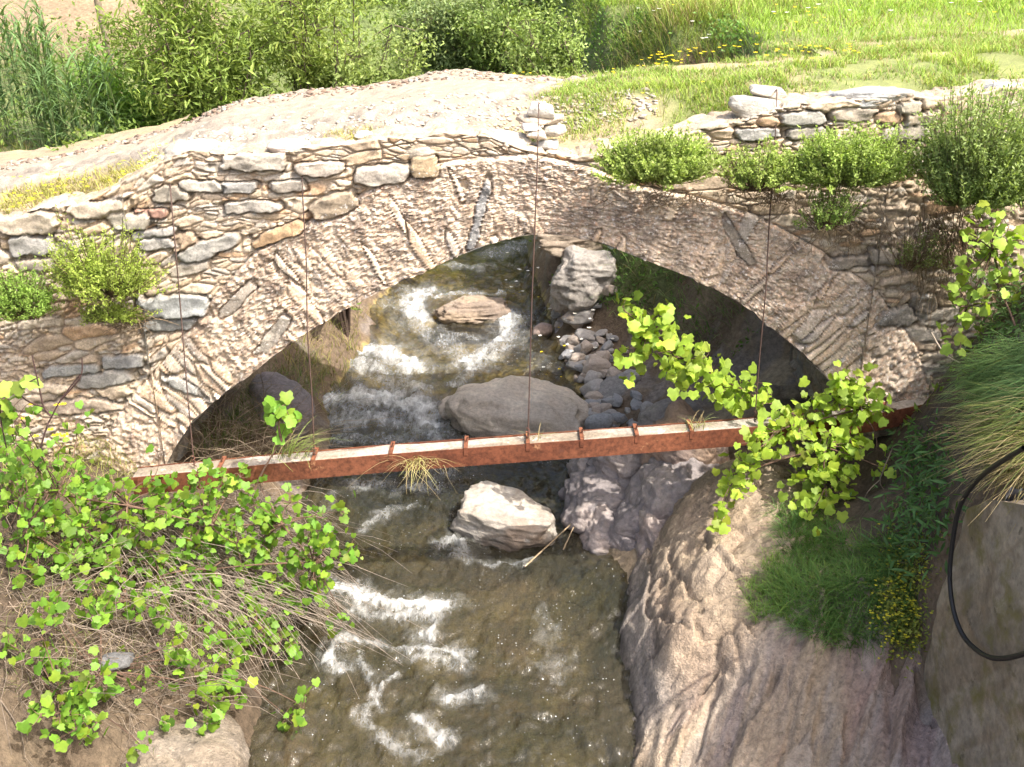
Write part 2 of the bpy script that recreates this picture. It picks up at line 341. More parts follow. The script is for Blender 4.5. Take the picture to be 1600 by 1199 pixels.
# the ring: thin slabs standing on the curve of the arch, partly under lime mortar
flat = (FXg.ravel(), Zg.ravel())
dI, sI = seg_dist(flat[0], flat[1], [tuple(p) for p in INTP]); dI = dI.reshape(FXg.shape); sI = sI.reshape(FXg.shape)
sW = sI+.03*fbm(P3(FXg*4, Zg*4), 3, 80)+.05*dI*vnoise(P3(FXg*1.5, Zg*1.5), 81)
er, ar, br, oxr, ozr = cells(sW/.075, dI/.36, 90, 2.2, .5)
ec, ac, bc, oxc, ozc = cells(FXg/.036, Zg/.03, 91, 2.0, .4)
ec2, ac2, bc2, _, _ = cells((FXg+.4*Zg)/.02, (Zg-.3*FXg)/.017, 92, 2.0, .4)
mort = np.clip(1.08+1.2*fbm(P3(FXg*1.1, Zg*1.1), 3, 95)-.42*sstep(.3, 1.3, FXg)-.4*sstep(-1.9, -2.6, FXg)-.7*(br > .88), 0, 1)
n3 = fbm(P3(FXg*9, Zg*9), 5, 96); n4 = fbm(P3(FXg*30, Zg*30), 3, 97)
hslab = sstep(0, .2, er)*(.03+.04*br)+.012*n3+.2*oxr*.075*(ar-.5)
hmort = .045+.014*n3+.009*n4+.014*sstep(0, .3, ec)*(bc > .45)+.012*sstep(0, .3, ec2)*bc2
hr = lerp(hslab, hmort, mort)
PR = np.array([(.50, .43, .36), (.42, .38, .34), (.55, .46, .38), (.36, .345, .33), (.58, .52, .45), (.46, .37, .29)])
cr = PR[(ar*6).astype(int) % 6]*(1.0+.3*br)[..., None]
cr = lerp(np.array((.38, .33, .27)), cr, sstep(.02, .16, er)[..., None])
PM = np.array([(.57, .51, .44), (.66, .62, .57), (.53, .43, .35), (.40, .345, .295), (.54, .39, .31), (.70, .66, .61), (.35, .295, .26), (.58, .51, .44)])
cm = PM[(ac2*8).astype(int) % 8]*.55+PM[(ac*8).astype(int) % 8]*.45
cm = cm*(1-.35*sstep(.05, .35, n3+.4*fbm(P3(FXg*2.2, Zg*2.2), 3, 98)))[..., None]
cm = lerp(cm, np.array((.23, .19, .17)), (.6*sstep(.16, .30, n4*.5+n3*.6))[..., None])
cr = lerp(cr, cm, mort[..., None])
cr = cr*np.array((1.24, 1.14, 1.0)); cs = cs*np.array((1.18, 1.10, .99))
h = np.where(isring, hr, hs); C = np.where(isring[..., None], cr, cs)
C = lerp(C, np.array((.34, .285, .21)), (sstep(.02, .10, Qg)*(.35+.5*sstep(-.2, .2, fbm(P3(FXg*3, Qg*5), 3, 99))))[..., None])  # soil brown on the wall top, mixed in to hold down its sunlit glare
edge = np.abs(Zg-ext_z(FXg)); h = h-.025*sstep(.03, .0, edge)*(Qg == 0)*(FXg > -3.2)*(FXg < 3.9)
# single stones one can pick out in the facing: centre, half size (photo px), tilt, colour, how far proud
GB = (.36, .375, .375); 
ONE = [(270, 480, 50, 17, 3, (.42, .45, .46), .09), (262, 507, 38, 11, 2, GB, .06), (238, 333, 27, 7, 3, (.40, .25, .20), .07), (46, 348, 46, 17, 4, (.50, .45, .37), .10), (155, 326, 40, 12, 5, (.52, .46, .38), .09), (46, 383, 34, 14, -2, (.45, .45, .43), .08), (202, 346, 28, 13, -3, (.48, .45, .39), .07),
 (372, 292, 32, 8, 2, (.42, .42, .41), .07), (268, 302, 28, 11, 3, (.44, .41, .35), .07), (522, 320, 36, 15, 22, (.45, .38, .29), .10), (440, 363, 40, 9, 20, (.52, .37, .23), .09), (288, 376, 20, 13, 5, (.48, .38, .28), .07), (332, 385, 46, 11, 20, (.42, .42, .40), .07), (602, 272, 41, 13, 5, (.60, .56, .50), .10), (664, 258, 20, 15, 0, (.50, .40, .27), .10),
 (240, 365, 36, 7, 8, (.45, .44, .42), .06), (246, 381, 30, 9, 5, (.52, .51, .49), .06), (195, 565, 33, 11, 6, (.42, .43, .43), .06), (110, 578, 42, 9, 3, (.41, .43, .43), .06), (165, 592, 45, 12, 8, (.44, .44, .42), .06), (288, 600, 30, 9, -25, (.42, .43, .42), .06), (60, 628, 50, 15, 0, (.54, .47, .38), .05), (120, 634, 60, 12, 3, (.52, .44, .36), .05),
 (315, 291, 28, 8, 2, (.50, .48, .43), .06), (395, 322, 40, 8, 3, (.48, .46, .42), .06), (70, 412, 40, 9, 2, (.46, .42, .36), .06), (505, 262, 34, 9, 4, (.55, .50, .44), .07), (450, 290, 26, 8, 3, (.47, .44, .39), .06), (400, 252, 46, 12, 3, (.56, .53, .47), .08),
 (1440, 472, 22, 14, 5, (.36, .33, .29), .07), (1400, 494, 30, 15, 3, (.37, .35, .32), .08), (1330, 408, 36, 8, 2, (.40, .36, .31), .06), (1440, 410, 30, 8, -2, (.42, .37, .30), .06), (1380, 400, 22, 12, 0, (.40, .37, .32), .07), (1255, 185, 34, 9, 3, (.46, .46, .43), .07), (1435, 187, 24, 11, 3, (.50, .44, .35), .08), (1420, 168, 18, 9, 5, (.52, .48, .40), .08), (1185, 208, 28, 8, 2, (.44, .44, .43), .07), (1410, 208, 32, 10, 3, (.46, .43, .37), .07), (1260, 208, 30, 7, 2, (.45, .43, .38), .06), (1330, 180, 28, 8, 2, (.5, .45, .38), .06),
 (749, 335, 6.5, 48, -15, (.36, .37, .38), .075), (1155, 380, 7, 42, 34, (.47, .42, .36), .055), (430, 520, 9, 36, -38, (.48, .45, .40), .065), (370, 470, 8, 36, -45, (.47, .43, .38), .065)]
pxm = 8.8/FPX
for (u, v, hw, hh, rot, colr, pr) in ONE:
    cx, _, cz = at(u, v, y=FY); r = radians(rot); dx = FXg-cx; dz = Zg-cz
    m = (np.abs(dx) < .5) & (np.abs(dz) < .5) & (Qg == 0)
    if not m.any(): continue
    wob = 1+.22*vnoise(P3(FXg[m]*11, Zg[m]*11, u), 7)+.12*vnoise(P3(FXg[m]*26, Zg[m]*26, u), 8)
    A = np.abs(dx[m]*cos(r)+dz[m]*sin(r))/(hw*pxm); B = np.abs(-dx[m]*sin(r)+dz[m]*cos(r))/(hh*pxm*1.05)
    k = (A**3.6+B**3.6)**(1/3.6)*wob
    f = sstep(1.02, .90, k); g = sstep(1.28, 1.06, k)*sstep(.9, 1.02, k)
    h[m] = lerp(h[m], pr*.72+.010*fine[m]+.016*vnoise(P3(FXg[m]*7, Zg[m]*10, u), 9), f)-.035*g
    C[m] = lerp(C[m]*(1-.4*g[:, None]), (np.array(colr)*(.76+.12*hsh(u, v))*np.array((1.03, 1.0, .95)))*(1+.22*fine[m])[:, None], f[:, None])
up = sstep(0, .06, Qg)
PX = FXg.copy(); PY = FY-h*(1-up)+Qg; PZ = Zg+(h-.03)*up*.9
lowrow = np.arange(NR+NC)[None] == 0
V = np.stack((PX, PY, PZ), -1).reshape(-1, 3); Fq = grid_faces(len(xs), NR+NC); Cc = C.reshape(-1, 3)
fr = isring.reshape(-1)[Fq].sum(1) >= 2
def sub(Fs):
    u, inv = np.unique(Fs, return_inverse=True); return V[u], inv.reshape(Fs.shape), Cc[u]
bridge = thing('stone_bridge', (0, 9.3, .2), 'old humpbacked bridge with one rubble stone arch spanning the stream', 'bridge')
v_, f_, c_ = sub(Fq[fr]); mesh('arch_ring', v_, f_, M['ring'], bridge, col=c_)
v_, f_, c_ = sub(Fq[~fr]); mesh('spandrel_wall', v_, f_, M['wall'], bridge, col=c_)
# soffit and abutment faces under the arch
fine_int = []
for (x0, z0), (x1, z1) in zip(INTP[:-1], INTP[1:]):
    n = max(2, int(math.hypot(x1-x0, z1-z0)/.04)); t = np.linspace(0, 1, n, endpoint=False)[:, None]; fine_int.append(np.array([[x0, z0]])+t*np.array([[x1-x0, z1-z0]]))
fine_int = np.vstack(fine_int+[INTP[-1:]])
sy = np.concatenate(([FY-.05], np.arange(FY, 10.06, .045)))
SXg = np.repeat(fine_int[:, :1], len(sy), 1); SZg = np.repeat(fine_int[:, 1:], len(sy), 1); SYg = np.repeat(sy[None], len(fine_int), 0)
sarc = np.concatenate(([0], np.cumsum(np.hypot(*np.diff(fine_int, axis=0).T))))[:, None]+0*SXg
es, as_, bs, _, _ = cells(SYg/.28, sarc/.09, 120)
tn = np.gradient(fine_int, axis=0); tn /= np.linalg.norm(tn, axis=1, keepdims=True); nx = tn[:, 1:]; nz = -tn[:, :1]
dsp = (sstep(0, .3, es)*(.02+.05*bs)-.045+.02*fbm(P3(SXg*5, SYg*5, SZg*5), 3, 5))*sstep(0, .12, SYg-FY)+.0
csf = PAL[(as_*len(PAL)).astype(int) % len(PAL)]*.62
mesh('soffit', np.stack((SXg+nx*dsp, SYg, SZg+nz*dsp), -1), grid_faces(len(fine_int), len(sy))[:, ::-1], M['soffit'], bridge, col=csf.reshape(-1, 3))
# back face
bx = np.unique(np.concatenate((np.arange(-5.6, 6.2, .05), INTP[:, 0]))); bx = bx[np.concatenate((np.diff(bx) > 1e-4, [True]))]
ins = (bx >= INTP[1, 0]-1e-6) & (bx <= INTP[-2, 0]+1e-6); lz = np.where(ins, np.interp(bx, INTP[1:-1, 0], INTP[1:-1, 1]), .25)
BT = np.linspace(0, 1, 60); BX = np.repeat(bx[:, None], 60, 1); BZ = lz[:, None]+(top_z(bx)-.02-lz)[:, None]*BT[None]
eb, ab, bb, _, _ = cells(BX/.26, BZ/.1, 130)
mesh('rear_wall', np.stack((BX, 10.04+.06*sstep(0, .3, eb)*bb, BZ), -1), grid_faces(len(bx), 60)[:, ::-1], M['wall'], bridge, col=PAL[(ab*len(PAL)).astype(int) % len(PAL)].reshape(-1, 3))
# roadway over the bridge: pale gravel path worn through turf
dxs = np.arange(-9, 6.6, .04); dys = np.arange(8.2, 11.3, .04)
DX, DY = np.meshgrid(dxs, dys, indexing='ij')
def deck_z(X, Y):
    k = sstep(8.15, 9.0, Y)
    return (top_z(X)-.05)*(1-k)*(X > -4.6)+(1-(1-k)*(X > -4.6))*deck_zz(X, Y)
def deck_zz(X, Y):
    return np.interp(X, [-9, TOPP[0, 0], *TOPP[1:, 0]], [2.65, TOPP[0, 1], *TOPP[1:, 1]])*.35+np.interp(X, [-9, -5, -4.1, -2.5, -1, 0, 2, 4, 7], [2.7, 3.1, 3.32, 3.76, 3.96, 4.0, 4.14, 4.22, 4.4])*.65-.055+.10*np.sin(np.clip((Y-8)/2.7, 0, 1)*pi)+.05*sstep(9.5, 10.4, Y)+.06*sstep(2.5, 0, np.abs(X))+.045*fbm(P3(X*1.6, Y*1.6), 4, 14)+.02*fbm(P3(X*7, Y*7), 3, 15)
DZ = deck_z(DX, DY)
d1 = fbm(P3(DX*1.3, DY*1.3), 4, 16); d2 = fbm(P3(DX*5, DY*5), 4, 17)
near = np.interp(DX, [-9, -3.6, -3.0, -2.2, -1.2, -.3, .1, .5, 1.2], [8.75, 8.7, 8.45, 8.3, 8.2, 8.25, 8.8, 9.5, 10.2]); far = np.interp(DX, [-9, -4, -2, -.6, .1, 1.2], [10.25, 10.2, 10.15, 10.12, 10.0, 10.1])
pm = sstep(-.18, .14, DY-near+.25*d1)*sstep(-.15, .12, far-DY+.25*d1)*sstep(1.0, .3, DX+.4*d1)
def deck_path(X, Y):
    i = np.clip(((X+9)/.04).astype(int), 0, len(dxs)-1); j = np.clip(((Y-8.2)/.04).astype(int), 0, len(dys)-1); return pm[i, j]
gc = np.array((.40, .33, .20))+np.zeros(DX.shape+(3,))
over((.33, .27, .20), sstep(-.1, .3, d2)*.8); over((.20, .245, .075), sstep(-.3, .05, d1)*sstep(0, .4, DX)*.85); over((.30, .19, .13), sstep(.15, -.15, np.abs(DY-far-.12))*(DX < .2)*.9)
e5, a5, b5, _, _ = cells(DX/.10, DY/.085, 140); e6, a6, b6, _, _ = cells(DX/.04, DY/.04, 141)
stony = pm*sstep(.35, -.1, DY-near-.55-.5*d1)+pm*.6*sstep(.3, .0, far-DY)
pc = np.array((.36, .31, .24))*(.84+.3*a6)[..., None]
pc = lerp(pc, np.array((.38, .335, .275))*(.62+.55*a5)[..., None]*sstep(-.1, .12, e5)[..., None], (stony*.95)[..., None])
gc = lerp(gc, pc, pm[..., None])
DZ = DZ+stony*(.035*sstep(0, .3, e5)*(.3+b5)-.01)+pm*.006*sstep(0, .3, e6)
DF = grid_faces(len(dxs), len(dys)); fx_ = DX.ravel()[DF].mean(1); fy_ = DY.ravel()[DF].mean(1)
DF = DF[~((fy_ > 10.14+.04*np.sin(fx_*5)) & (fx_ > -3.5) & (fx_ < 2.95))]
tag(mesh('path', np.stack((DX, DY, DZ), -1), DF, M['path'], col=gc.reshape(-1, 3)), kind='structure')

# ------------------------------------------------------------------ rocks
import bmesh
_ico = {}
def ico(l):
    if l not in _ico:
        bm = bmesh.new(); bmesh.ops.create_icosphere(bm, subdivisions=l, radius=1.0)
        _ico[l] = (np.array([v.co[:] for v in bm.verts]), np.array([[v.index for v in f.verts] for f in bm.faces])); bm.free()
    return _ico[l]
def rock_pts(c, size, seed, lvl=5, ncut=16, rough=.07, strata=.05, rot=(0, 0, 0), soft=9., layer=(1.5, 1.5, 9.)):
    """a broken stone: an uneven block cut by random planes, with bedding ridges and fine relief"""
    r = np.random.default_rng(seed); D, F = ico(lvl)
    n = r.normal(size=(ncut, 3)); n /= np.linalg.norm(n, axis=1, keepdims=True)
    n = np.vstack((n, [[0, 0, 1.], [0, 0, -1.], [1, 0, .15], [-1, 0, .1], [0, 1, .1], [0, -1, .2]])); n /= np.linalg.norm(n, axis=1, keepdims=True)
    d = np.concatenate((r.uniform(.72, 1.0, ncut), r.uniform(.8, 1.0, 6)))
    Q = d[None]/np.maximum(D@n.T, .08); rad = (np.sum(Q**-soft, 1))**(-1/soft); rad = np.minimum(rad, 1.35)
    P = D*rad[:, None]; o = seed*3.7
    P = P*(1+rough*1.3*fbm(P*1.3+o, 3, seed)[:, None]+rough*.6*fbm(P*4+o, 4, seed+1)[:, None])
    P = P*(1+strata*(ridged(P*np.array(layer)+o, 3, seed+2)-.4)[:, None])
    P = P*np.array(size)
    cx, cy, cz = [cos(t) for t in rot]; sx, sy_, sz = [sin(t) for t in rot]
    R = np.array([[cz, -sz, 0], [sz, cz, 0], [0, 0, 1]])@np.array([[cy, 0, sy_], [0, 1, 0], [-sy_, 0, cy]])@np.array([[1, 0, 0], [0, cx, -sx], [0, sx, cx]])
    return P@R.T+np.asarray(c, float), F, P
def rock_col(P, seed, c1, c2, c3=None, sc=2.5, wl=None, V=None):
    k = sstep(-.2, .25, fbm(P*sc+seed, 4, seed+5))[:, None]; c = lerp(np.array(c1), np.array(c2), k)
    if c3 is not None: c = lerp(c, np.array(c3), sstep(.1, .3, fbm(P*sc*1.7+seed+9, 4, seed+6))[:, None])
    if wl is not None: c = c*(1-.55*sstep(.09, .02, V[:, 2]-wl-.03*fbm(V*6, 3, 3)))[:, None]
    return c
def rock(name, label, cat, c, size, seed, cols, mat='rock', group=None, wl=None, parent=None, **kw):
    V, F, P = rock_pts(c, size, seed, **kw)
    o = mesh(name, V, F, M[mat], parent, col=rock_col(P, seed, *cols, wl=wl, V=V))
    return tag(o, label, cat, group) if label else o
GREY = ((.30, .28, .265), (.22, .21, .205), (.38, .345, .31)); TANR = ((.48, .40, .31), (.40, .31, .23), (.55, .49, .41))
WHT = ((.44, .395, .335), (.34, .27, .21), (.50, .46, .405)); CAP = ((.44, .40, .335), (.37, .335, .28), (.49, .45, .385)); SLT = ((.37, .375, .365), (.32, .325, .315), (.42, .41, .385))
p = at_water(806, 640)
rock('boulder', 'big grey whale-backed boulder in the stream behind the rusty beam', 'boulder', (p[0]-.01, 10.74, .03), (1.12, .68, .52), 15, ((.60, .52, .43), (.51, .445, .37), (.66, .585, .485)), wl=.10, lvl=6, ncut=10, rough=.15, strata=.08, rot=(.22, .04, -.12), soft=10, layer=(1.1, 2.0, 5))
p = at_water(785, 832)
rock('white_rock', 'pale angular rock standing in the stream below the rusty beam', 'rock', (p[0], p[1]+.04, .06), (.52, .35, .30), 23, WHT, 'pale_rock', wl=.02, lvl=6, ncut=16, rough=.12, strata=.07, rot=(.1, .05, -.25), soft=40, layer=(1.5, 3, 5))
p = at_water(733, 494)
rock('midstream_rock', 'brown rock breaking the surface in the rapids upstream of the arch', 'rock', (p[0]+.02, p[1]+.1, .22), (.56, .42, .34), 31, ((.33, .26, .19), (.25, .2, .16), (.42, .35, .28)), wl=.22, lvl=6, rough=.16, strata=.1, ncut=9, soft=14, rot=(0, .05, .3))
p = at_water(735, 470)
rock('sunken_rock', 'wide olive brown rock slab lying just under the rapids', 'rock', (p[0]+.05, p[1]+.25, -.12), (.95, .7, .36), 37, ((.36, .27, .11), (.28, .2, .08)), lvl=5, rough=.06)
p = at_water(590, 660); 
rock('sunken_rock', 'dark flat stone under the white water beside the big boulder', 'rock', (p[0]-.1, p[1]+.9, -.18), (.7, .35, .26), 38, ((.33, .25, .12), (.22, .17, .09)), lvl=5)
p = at_water(905, 505)
rock('waterside_rock', 'rounded pinkish grey rock at the edge of the gravel bar', 'rock', (p[0]+.02, p[1]-.15, .36), (.40, .32, .27), 41, ((.44, .38, .35), (.36, .33, .34), (.50, .45, .42)), wl=.22, lvl=5, rough=.06)
p = at_water(848, 516)
rock('waterside_rock', 'small reddish stone at the tip of the gravel bar', 'rock', (p[0], p[1]-.1, .27), (.17, .14, .14), 42, ((.45, .36, .32), (.36, .28, .24)), wl=.22, lvl=4)
p = at(915, 412, y=12.7)
rock('cliff_rock', 'large rounded grey rock under the crown of the arch', 'rock', (p[0]+.02, p[1]+.15, p[2]-.26), (.46, .42, .40), 46, ((.37, .34, .305), (.30, .28, .26), (.43, .39, .345)), lvl=6, soft=16, ncut=10, rough=.16, strata=.06, layer=(2, 2, 6))
p = at(890, 375, y=13.3)
rock('cliff_rock', 'jagged tan ledge overhanging the water behind the arch', 'rock', (p[0]+.08, p[1]+.15, p[2]+.02), (.58, .40, .27), 48, ((.42, .35, .27), (.34, .28, .22)), lvl=5, rough=.16, strata=.14)
p = at(868, 395, y=14.2)
rock('cliff_rock', 'dark wet rock at the waterline below the tan ledge', 'rock', (p[0]+.05, p[1]+.2, .75), (.22, .3, .5), 49, ((.26, .21, .17), (.2, .17, .14)), lvl=5, rough=.12)
p = at(432, 612, y=9.9)
rock('bank_rock', 'lilac grey rock behind dry stems under the left side of the arch', 'rock', (p[0], p[1], p[2]-.25), (.42, .35, .42), 53, ((.36, .31, .31), (.28, .25, .25)), lvl=5, rough=.09)
p = at(962, 602, y=11.0)
rock('flat_slab', 'leaning grey slab wedged in the gravel bar', 'stone', (p[0], p[1], p[2]-.05), (.34, .22, .06), 57, ((.33, .31, .29), (.27, .26, .25)), lvl=5, rough=.05, rot=(.35, -.45, .5), soft=16)
p = at(985, 615, y=10.9)
rock('flat_slab', 'thin brown slab leaning beside the grey slab', 'stone', (p[0]-.02, p[1]-.03, p[2]-.08), (.30, .12, .05), 58, ((.38, .30, .24), (.30, .25, .2)), lvl=4, rough=.05, rot=(.2, -.5, .6), soft=16)
p = at(938, 652, y=10.2)
rock('round_stone', 'smooth blue grey stone resting between big boulder and gravel', 'stone', (p[0], p[1], p[2]-.08), (.19, .17, .17), 59, ((.36, .365, .37), (.32, .32, .325)), lvl=5, rough=.03, strata=.01, soft=5)
p = at(1040, 640, y=10.1)
rock('bank_rock', 'broad dim brown rock on the bank behind the rusty beam', 'rock', (p[0]+.15, p[1]+.1, p[2]-.32), (.55, .5, .42), 61, ((.33, .29, .25), (.27, .24, .22)), lvl=6, rough=.09)
# loose stones of the gravel bar, copied from three kinds
protos = []
for k, (cc, sz) in enumerate((((.40, .38, .36), (1, .8, .55)), ((.33, .33, .335), (1, .7, .42)), ((.47, .40, .34), (1, .85, .6)))):
    V, F, P = rock_pts((0, 0, 0), sz, 70+k, lvl=4, rough=.10, strata=.05, soft=22, ncut=9); protos.append((V, F, cc))
def loose_stones(n, region, s0, s1, name, label, cat, group, mat, seed, zf, cols=None):
    r = np.random.default_rng(seed); base = []
    for k in range(n):
        x, y = region(r); s = r.uniform(s0, s1)*(1 if r.random() < .8 else 1.5)
        if k < 3:
            V, F, cc = protos[k]; cc = cols[k] if cols else cc
            o = mesh(name, V, F, M[mat], col=np.tile(np.array(cc), (len(V), 1))); tag(o, label, cat, group); base.append(o)
        else: o = base[k % 3].copy(); COL.objects.link(o)
        o.location = (x, y, float(zf(np.array([x]), np.array([y]))[0])-.1*s); o.scale = (s, s*r.uniform(.8, 1.2), s*r.uniform(.8, 1.3)); o.rotation_euler = (r.uniform(-.3, .3), r.uniform(-.3, .3), r.uniform(0, 6.3))
def bar_region(r):
    y = r.uniform(10.2, 13.6); return np.interp(y, [10.2, 11, 12, 13.6], [.95, .85, .72, .55])+abs(r.normal(0, .32)), y
loose_stones(120, bar_region, .04, .14, 'river_stone', 'loose grey or brown stone on the gravel bar under the arch', 'stone', 'loose stones of the gravel bar', 'gravel', 81, ground_z)
# stones along the top of the facing and the two little piles
def cap(u, v, w, hh, label, cols, seed, rot=0., y=8.10, dep=.62, name='cap_stone', cat='stone', group='loose stones along the wall top', **kw):
    p = at(u, v, y=y); k = np.linalg.norm(p-CAM)/FPX
    kw = dict(dict(lvl=5, rough=.05, strata=.035, soft=10, ncut=12), **kw)
    return rock(name, label, cat, p+np.array((0, .06, 0)), (w*k*.54, max(.07, w*k*.54*dep), hh*k*.52), seed, cols, 'pale_rock', group, rot=(0, rot, 0), **kw)
cap(625, 229, 120, 40, 'largest pale cap stone, long with a sloping top, left of the crown', CAP, 101, -.12, soft=8)
cap(792, 223, 78, 32, 'pale pointed cap stone right beside the little cairn', CAP, 102, .10)
cap(728, 244, 84, 26, 'white streaked cap stone just above the arch ring', ((.52, .48, .41), (.43, .38, .31), (.57, .53, .47)), 103, -.14)
cap(300, 238, 82, 36, 'lichen covered cap stone where the first wire is tied', ((.46, .43, .37), (.38, .35, .30), (.52, .49, .43)), 104, -.22)
cap(520, 236, 84, 26, 'rounded beige cap stone left of the largest cap stone', CAP, 105, -.08)
cap(452, 232, 70, 22, 'broken grey cap stone holding the second wire', ((.48, .44, .40), (.40, .36, .33)), 106, -.03)
cap(857, 229, 36, 17, 'small slate grey cap stone under the cairn', SLT, 107)
cap(568, 213, 36, 14, 'small white cap stone lying on the path edge', ((.66, .63, .58), (.58, .54, .49)), 108, y=8.25)
cap(972, 262, 66, 12, 'thin brown slab sticking out above the arch ring', ((.42, .34, .24), (.36, .30, .22)), 109, .20, y=8.0)
cap(1105, 205, 54, 20, 'low beige cap stone right of the round bush', CAP, 110, -.1)
cap(1040, 216, 50, 18, 'weathered cap stone half hidden by the round bush', ((.46, .41, .34), (.40, .35, .29)), 115, .05)
cap(1182, 172, 92, 40, 'broad pale cap stone carrying a tilted slab and a wire', ((.44, .425, .375), (.38, .36, .31), (.48, .46, .41)), 111, .16, soft=9)
cap(1200, 147, 58, 18, 'flat slab tilted on top of the broad pale cap stone', ((.48, .44, .37), (.42, .38, .32)), 112, .10, y=8.2, soft=14)
cap(1366, 153, 124, 28, 'long blue grey slab lying on the right wall top', SLT, 113, -.02, soft=14)
cap(1575, 141, 62, 16, 'flat grey slab at the far right end of the wall top', SLT, 114)
cap(1525, 160, 44, 26, 'greenish white block near the far right end of the wall top', ((.52, .52, .46), (.46, .46, .40)), 116)
G2 = 'stones of the little cairn'
cap(846, 174, 42, 24, 'pale block on top of the little cairn with the wire over it', ((.58, .55, .49), (.52, .48, .42)), 121, .1, y=8.15, name='cairn_stone', group=G2)
cap(846, 188, 72, 20, 'wide brown block in the middle of the little cairn', ((.44, .37, .29), (.40, .33, .26)), 122, .04, y=8.2, name='cairn_stone', group=G2, soft=14)
cap(829, 200, 34, 11, 'thin white stone wedged into the little cairn', ((.60, .57, .52), (.54, .50, .45)), 123, y=8.08, name='cairn_stone', group=G2)
cap(838, 212, 32, 15, 'small beige wedge at the foot of the little cairn', ((.52, .47, .40), (.46, .41, .35)), 124, y=8.05, name='cairn_stone', group=G2)
cap(866, 207, 38, 18, 'square grey beige base stone of the little cairn', ((.48, .45, .39), (.42, .39, .34)), 125, y=8.12, name='cairn_stone', group=G2, soft=14)
# ------------------------------------------------------------------ rock outcrops of the right bank
def tps(ctrl):
    A = np.array(ctrl, float); P = A[:, :2]; n = len(P)
    U = lambda r2: np.where(r2 > 1e-12, r2*np.log(r2+1e-12), 0)
    K = U(((P[:, None]-P[None])**2).sum(-1))+np.eye(n)*.004; Q = np.hstack((np.ones((n, 1)), P))
    S = np.linalg.solve(np.block([[K, Q], [Q.T, np.zeros((3, 3))]]), np.concatenate((A[:, 2], np.zeros(3))))
    def f(X, Y):
        r = S[n]+S[n+1]*X+S[n+2]*Y
        for k in range(n): r = r+S[k]*U((X-P[k, 0])**2+(Y-P[k, 1])**2)
        return r
    return f
def ctrl_px(L): return [tuple(at(u, v, z=z)) for u, v, z in L]
OUT = ctrl_px([(982, 930, .02), (968, 985, .02), (988, 1050, .02), (995, 1120, .02), (1003, 1199, .02), (1000, 890, .22), (1035, 925, .52), (1030, 975, .46), (1040, 1040, .42), (1035, 1110, .22), (1050, 1180, .16), (1040, 850, .55), (1100, 850, .85), (1080, 790, .80),
  (1150, 780, 1.02), (1190, 800, 1.05), (1110, 735, .98), (1190, 735, 1.2), (1240, 760, 1.15), (1110, 940, .76), (1180, 950, .9), (1240, 900, 1.0), (1120, 1010, .62), (1180, 1050, .70), (1110, 1080, .42), (1130, 1150, .34), (1250, 1060, .72), (1250, 1150, .50), (1330, 1060, .80), (1350, 1150, .66), (1430, 1100, .86), (1450, 1180, .80), (1300, 990, .95), (1310, 880, 1.02), (1400, 1000, 1.05), (1390, 920, 1.2)])
OUT += [(.75, 7.4, -.6), (.6, 6.6, -.6), (.62, 5.8, -.6), (.62, 5.2, -.6), (.6, 4.6, -.6), (.9, 8.0, -.5), (1.4, 8.6, -.3), (2.2, 8.5, .35), (1.3, 4.2, .1), (2.4, 4.2, .65), (2.9, 4.6, .9), (2.9, 5.6, 1.0), (3.1, 6.6, .9), (3.1, 7.6, .7)]
fo = tps(OUT)
ox_ = np.arange(.62, 2.95, .0155); oy_ = np.arange(3.9, 8.35, .0155)
OX, OY = np.meshgrid(ox_, oy_, indexing='ij'); OZ = fo(OX, OY)
rr = lambda ang: (OX*cos(ang)+OY*sin(ang), -OX*sin(ang)+OY*cos(ang))
low = sstep(6.0, 5.5, OY-.25*(OX-1.6))                                # the banded part near the camera
p_, q_ = rr(radians(62)); p2_, q2_ = rr(radians(100))
wv = .12*fbm(P3(OX*1.5, OY*1.5, OZ), 3, 301)
band = ridged(P3(p_*.7, (q_+wv)*4.2, OZ*1.0), 3, 302); fold = fbm(P3(p2_*.9, (q2_+wv)*2.6, OZ*2.5), 4, 303)
lump = fbm(P3(OX*2.1, OY*2.1, OZ*2.1), 4, 304); crag = ridged(P3(OX*3.4+wv, OY*3.0, OZ*4), 4, 305)
fr = 1-np.abs(fbm(P3(p2_*2.2+wv*2, q2_*1.3, OZ*3), 4, 316))*9
d = low*(.10*band+.035*ridged(P3(p_*1.6, (q_+wv)*11, OZ*2), 3, 317))+(1-low)*(.045*fold+.05*lump+.008*crag-.04*np.clip(fr, 0, 1))+.008*ridged(P3(OX*9+wv, OY*8, OZ*10), 4, 306)+.008*ridged(P3(p_*5, q_*16, OZ*5), 3, 307)
w1 = .12*fbm(P3(OX*2.3, OY*2.3), 4, 320); w2 = .12*fbm(P3(OX*2.3+7, OY*2.3), 4, 321)
def facet(u_, v_, sd, amp, tilt, gap):
    e_, i_, j_, a_, b_ = cells(u_, v_, sd, 2.0, .35); return amp*(i_-.5)+tilt*(a_*(i_-.5)+b_*(j_-.5))-gap*sstep(.09, .0, e_)
pu, pv = rr(radians(20)); 
d = d+(1-low)*(facet((pu+w1)/.55, (pv+w2)/.34, 322, .065, .16, .025)+facet((pu+w1*1.5)/.2, (pv+w2*1.5)/.13, 323, .01, .025, .005))
d = d+low*(facet((p_+w1)/.9, (q_+w2*.6)/.16, 324, .07, .10, .02)+facet((p_+w1)/.3, (q_+w2)/.06, 325, .012, .025, .004))
left = sstep(1.5, 1.0, OX)*(1-low)
d = d+left*.07*ridged(P3(p2_*1.2, q2_*1.2, OZ*5), 3, 308)
stepz = OZ+d
ter = .16; tz = (stepz+.25*wv)/ter; tz = (np.floor(tz)+sstep(.25, .95, tz-np.floor(tz)))*ter-.25*wv
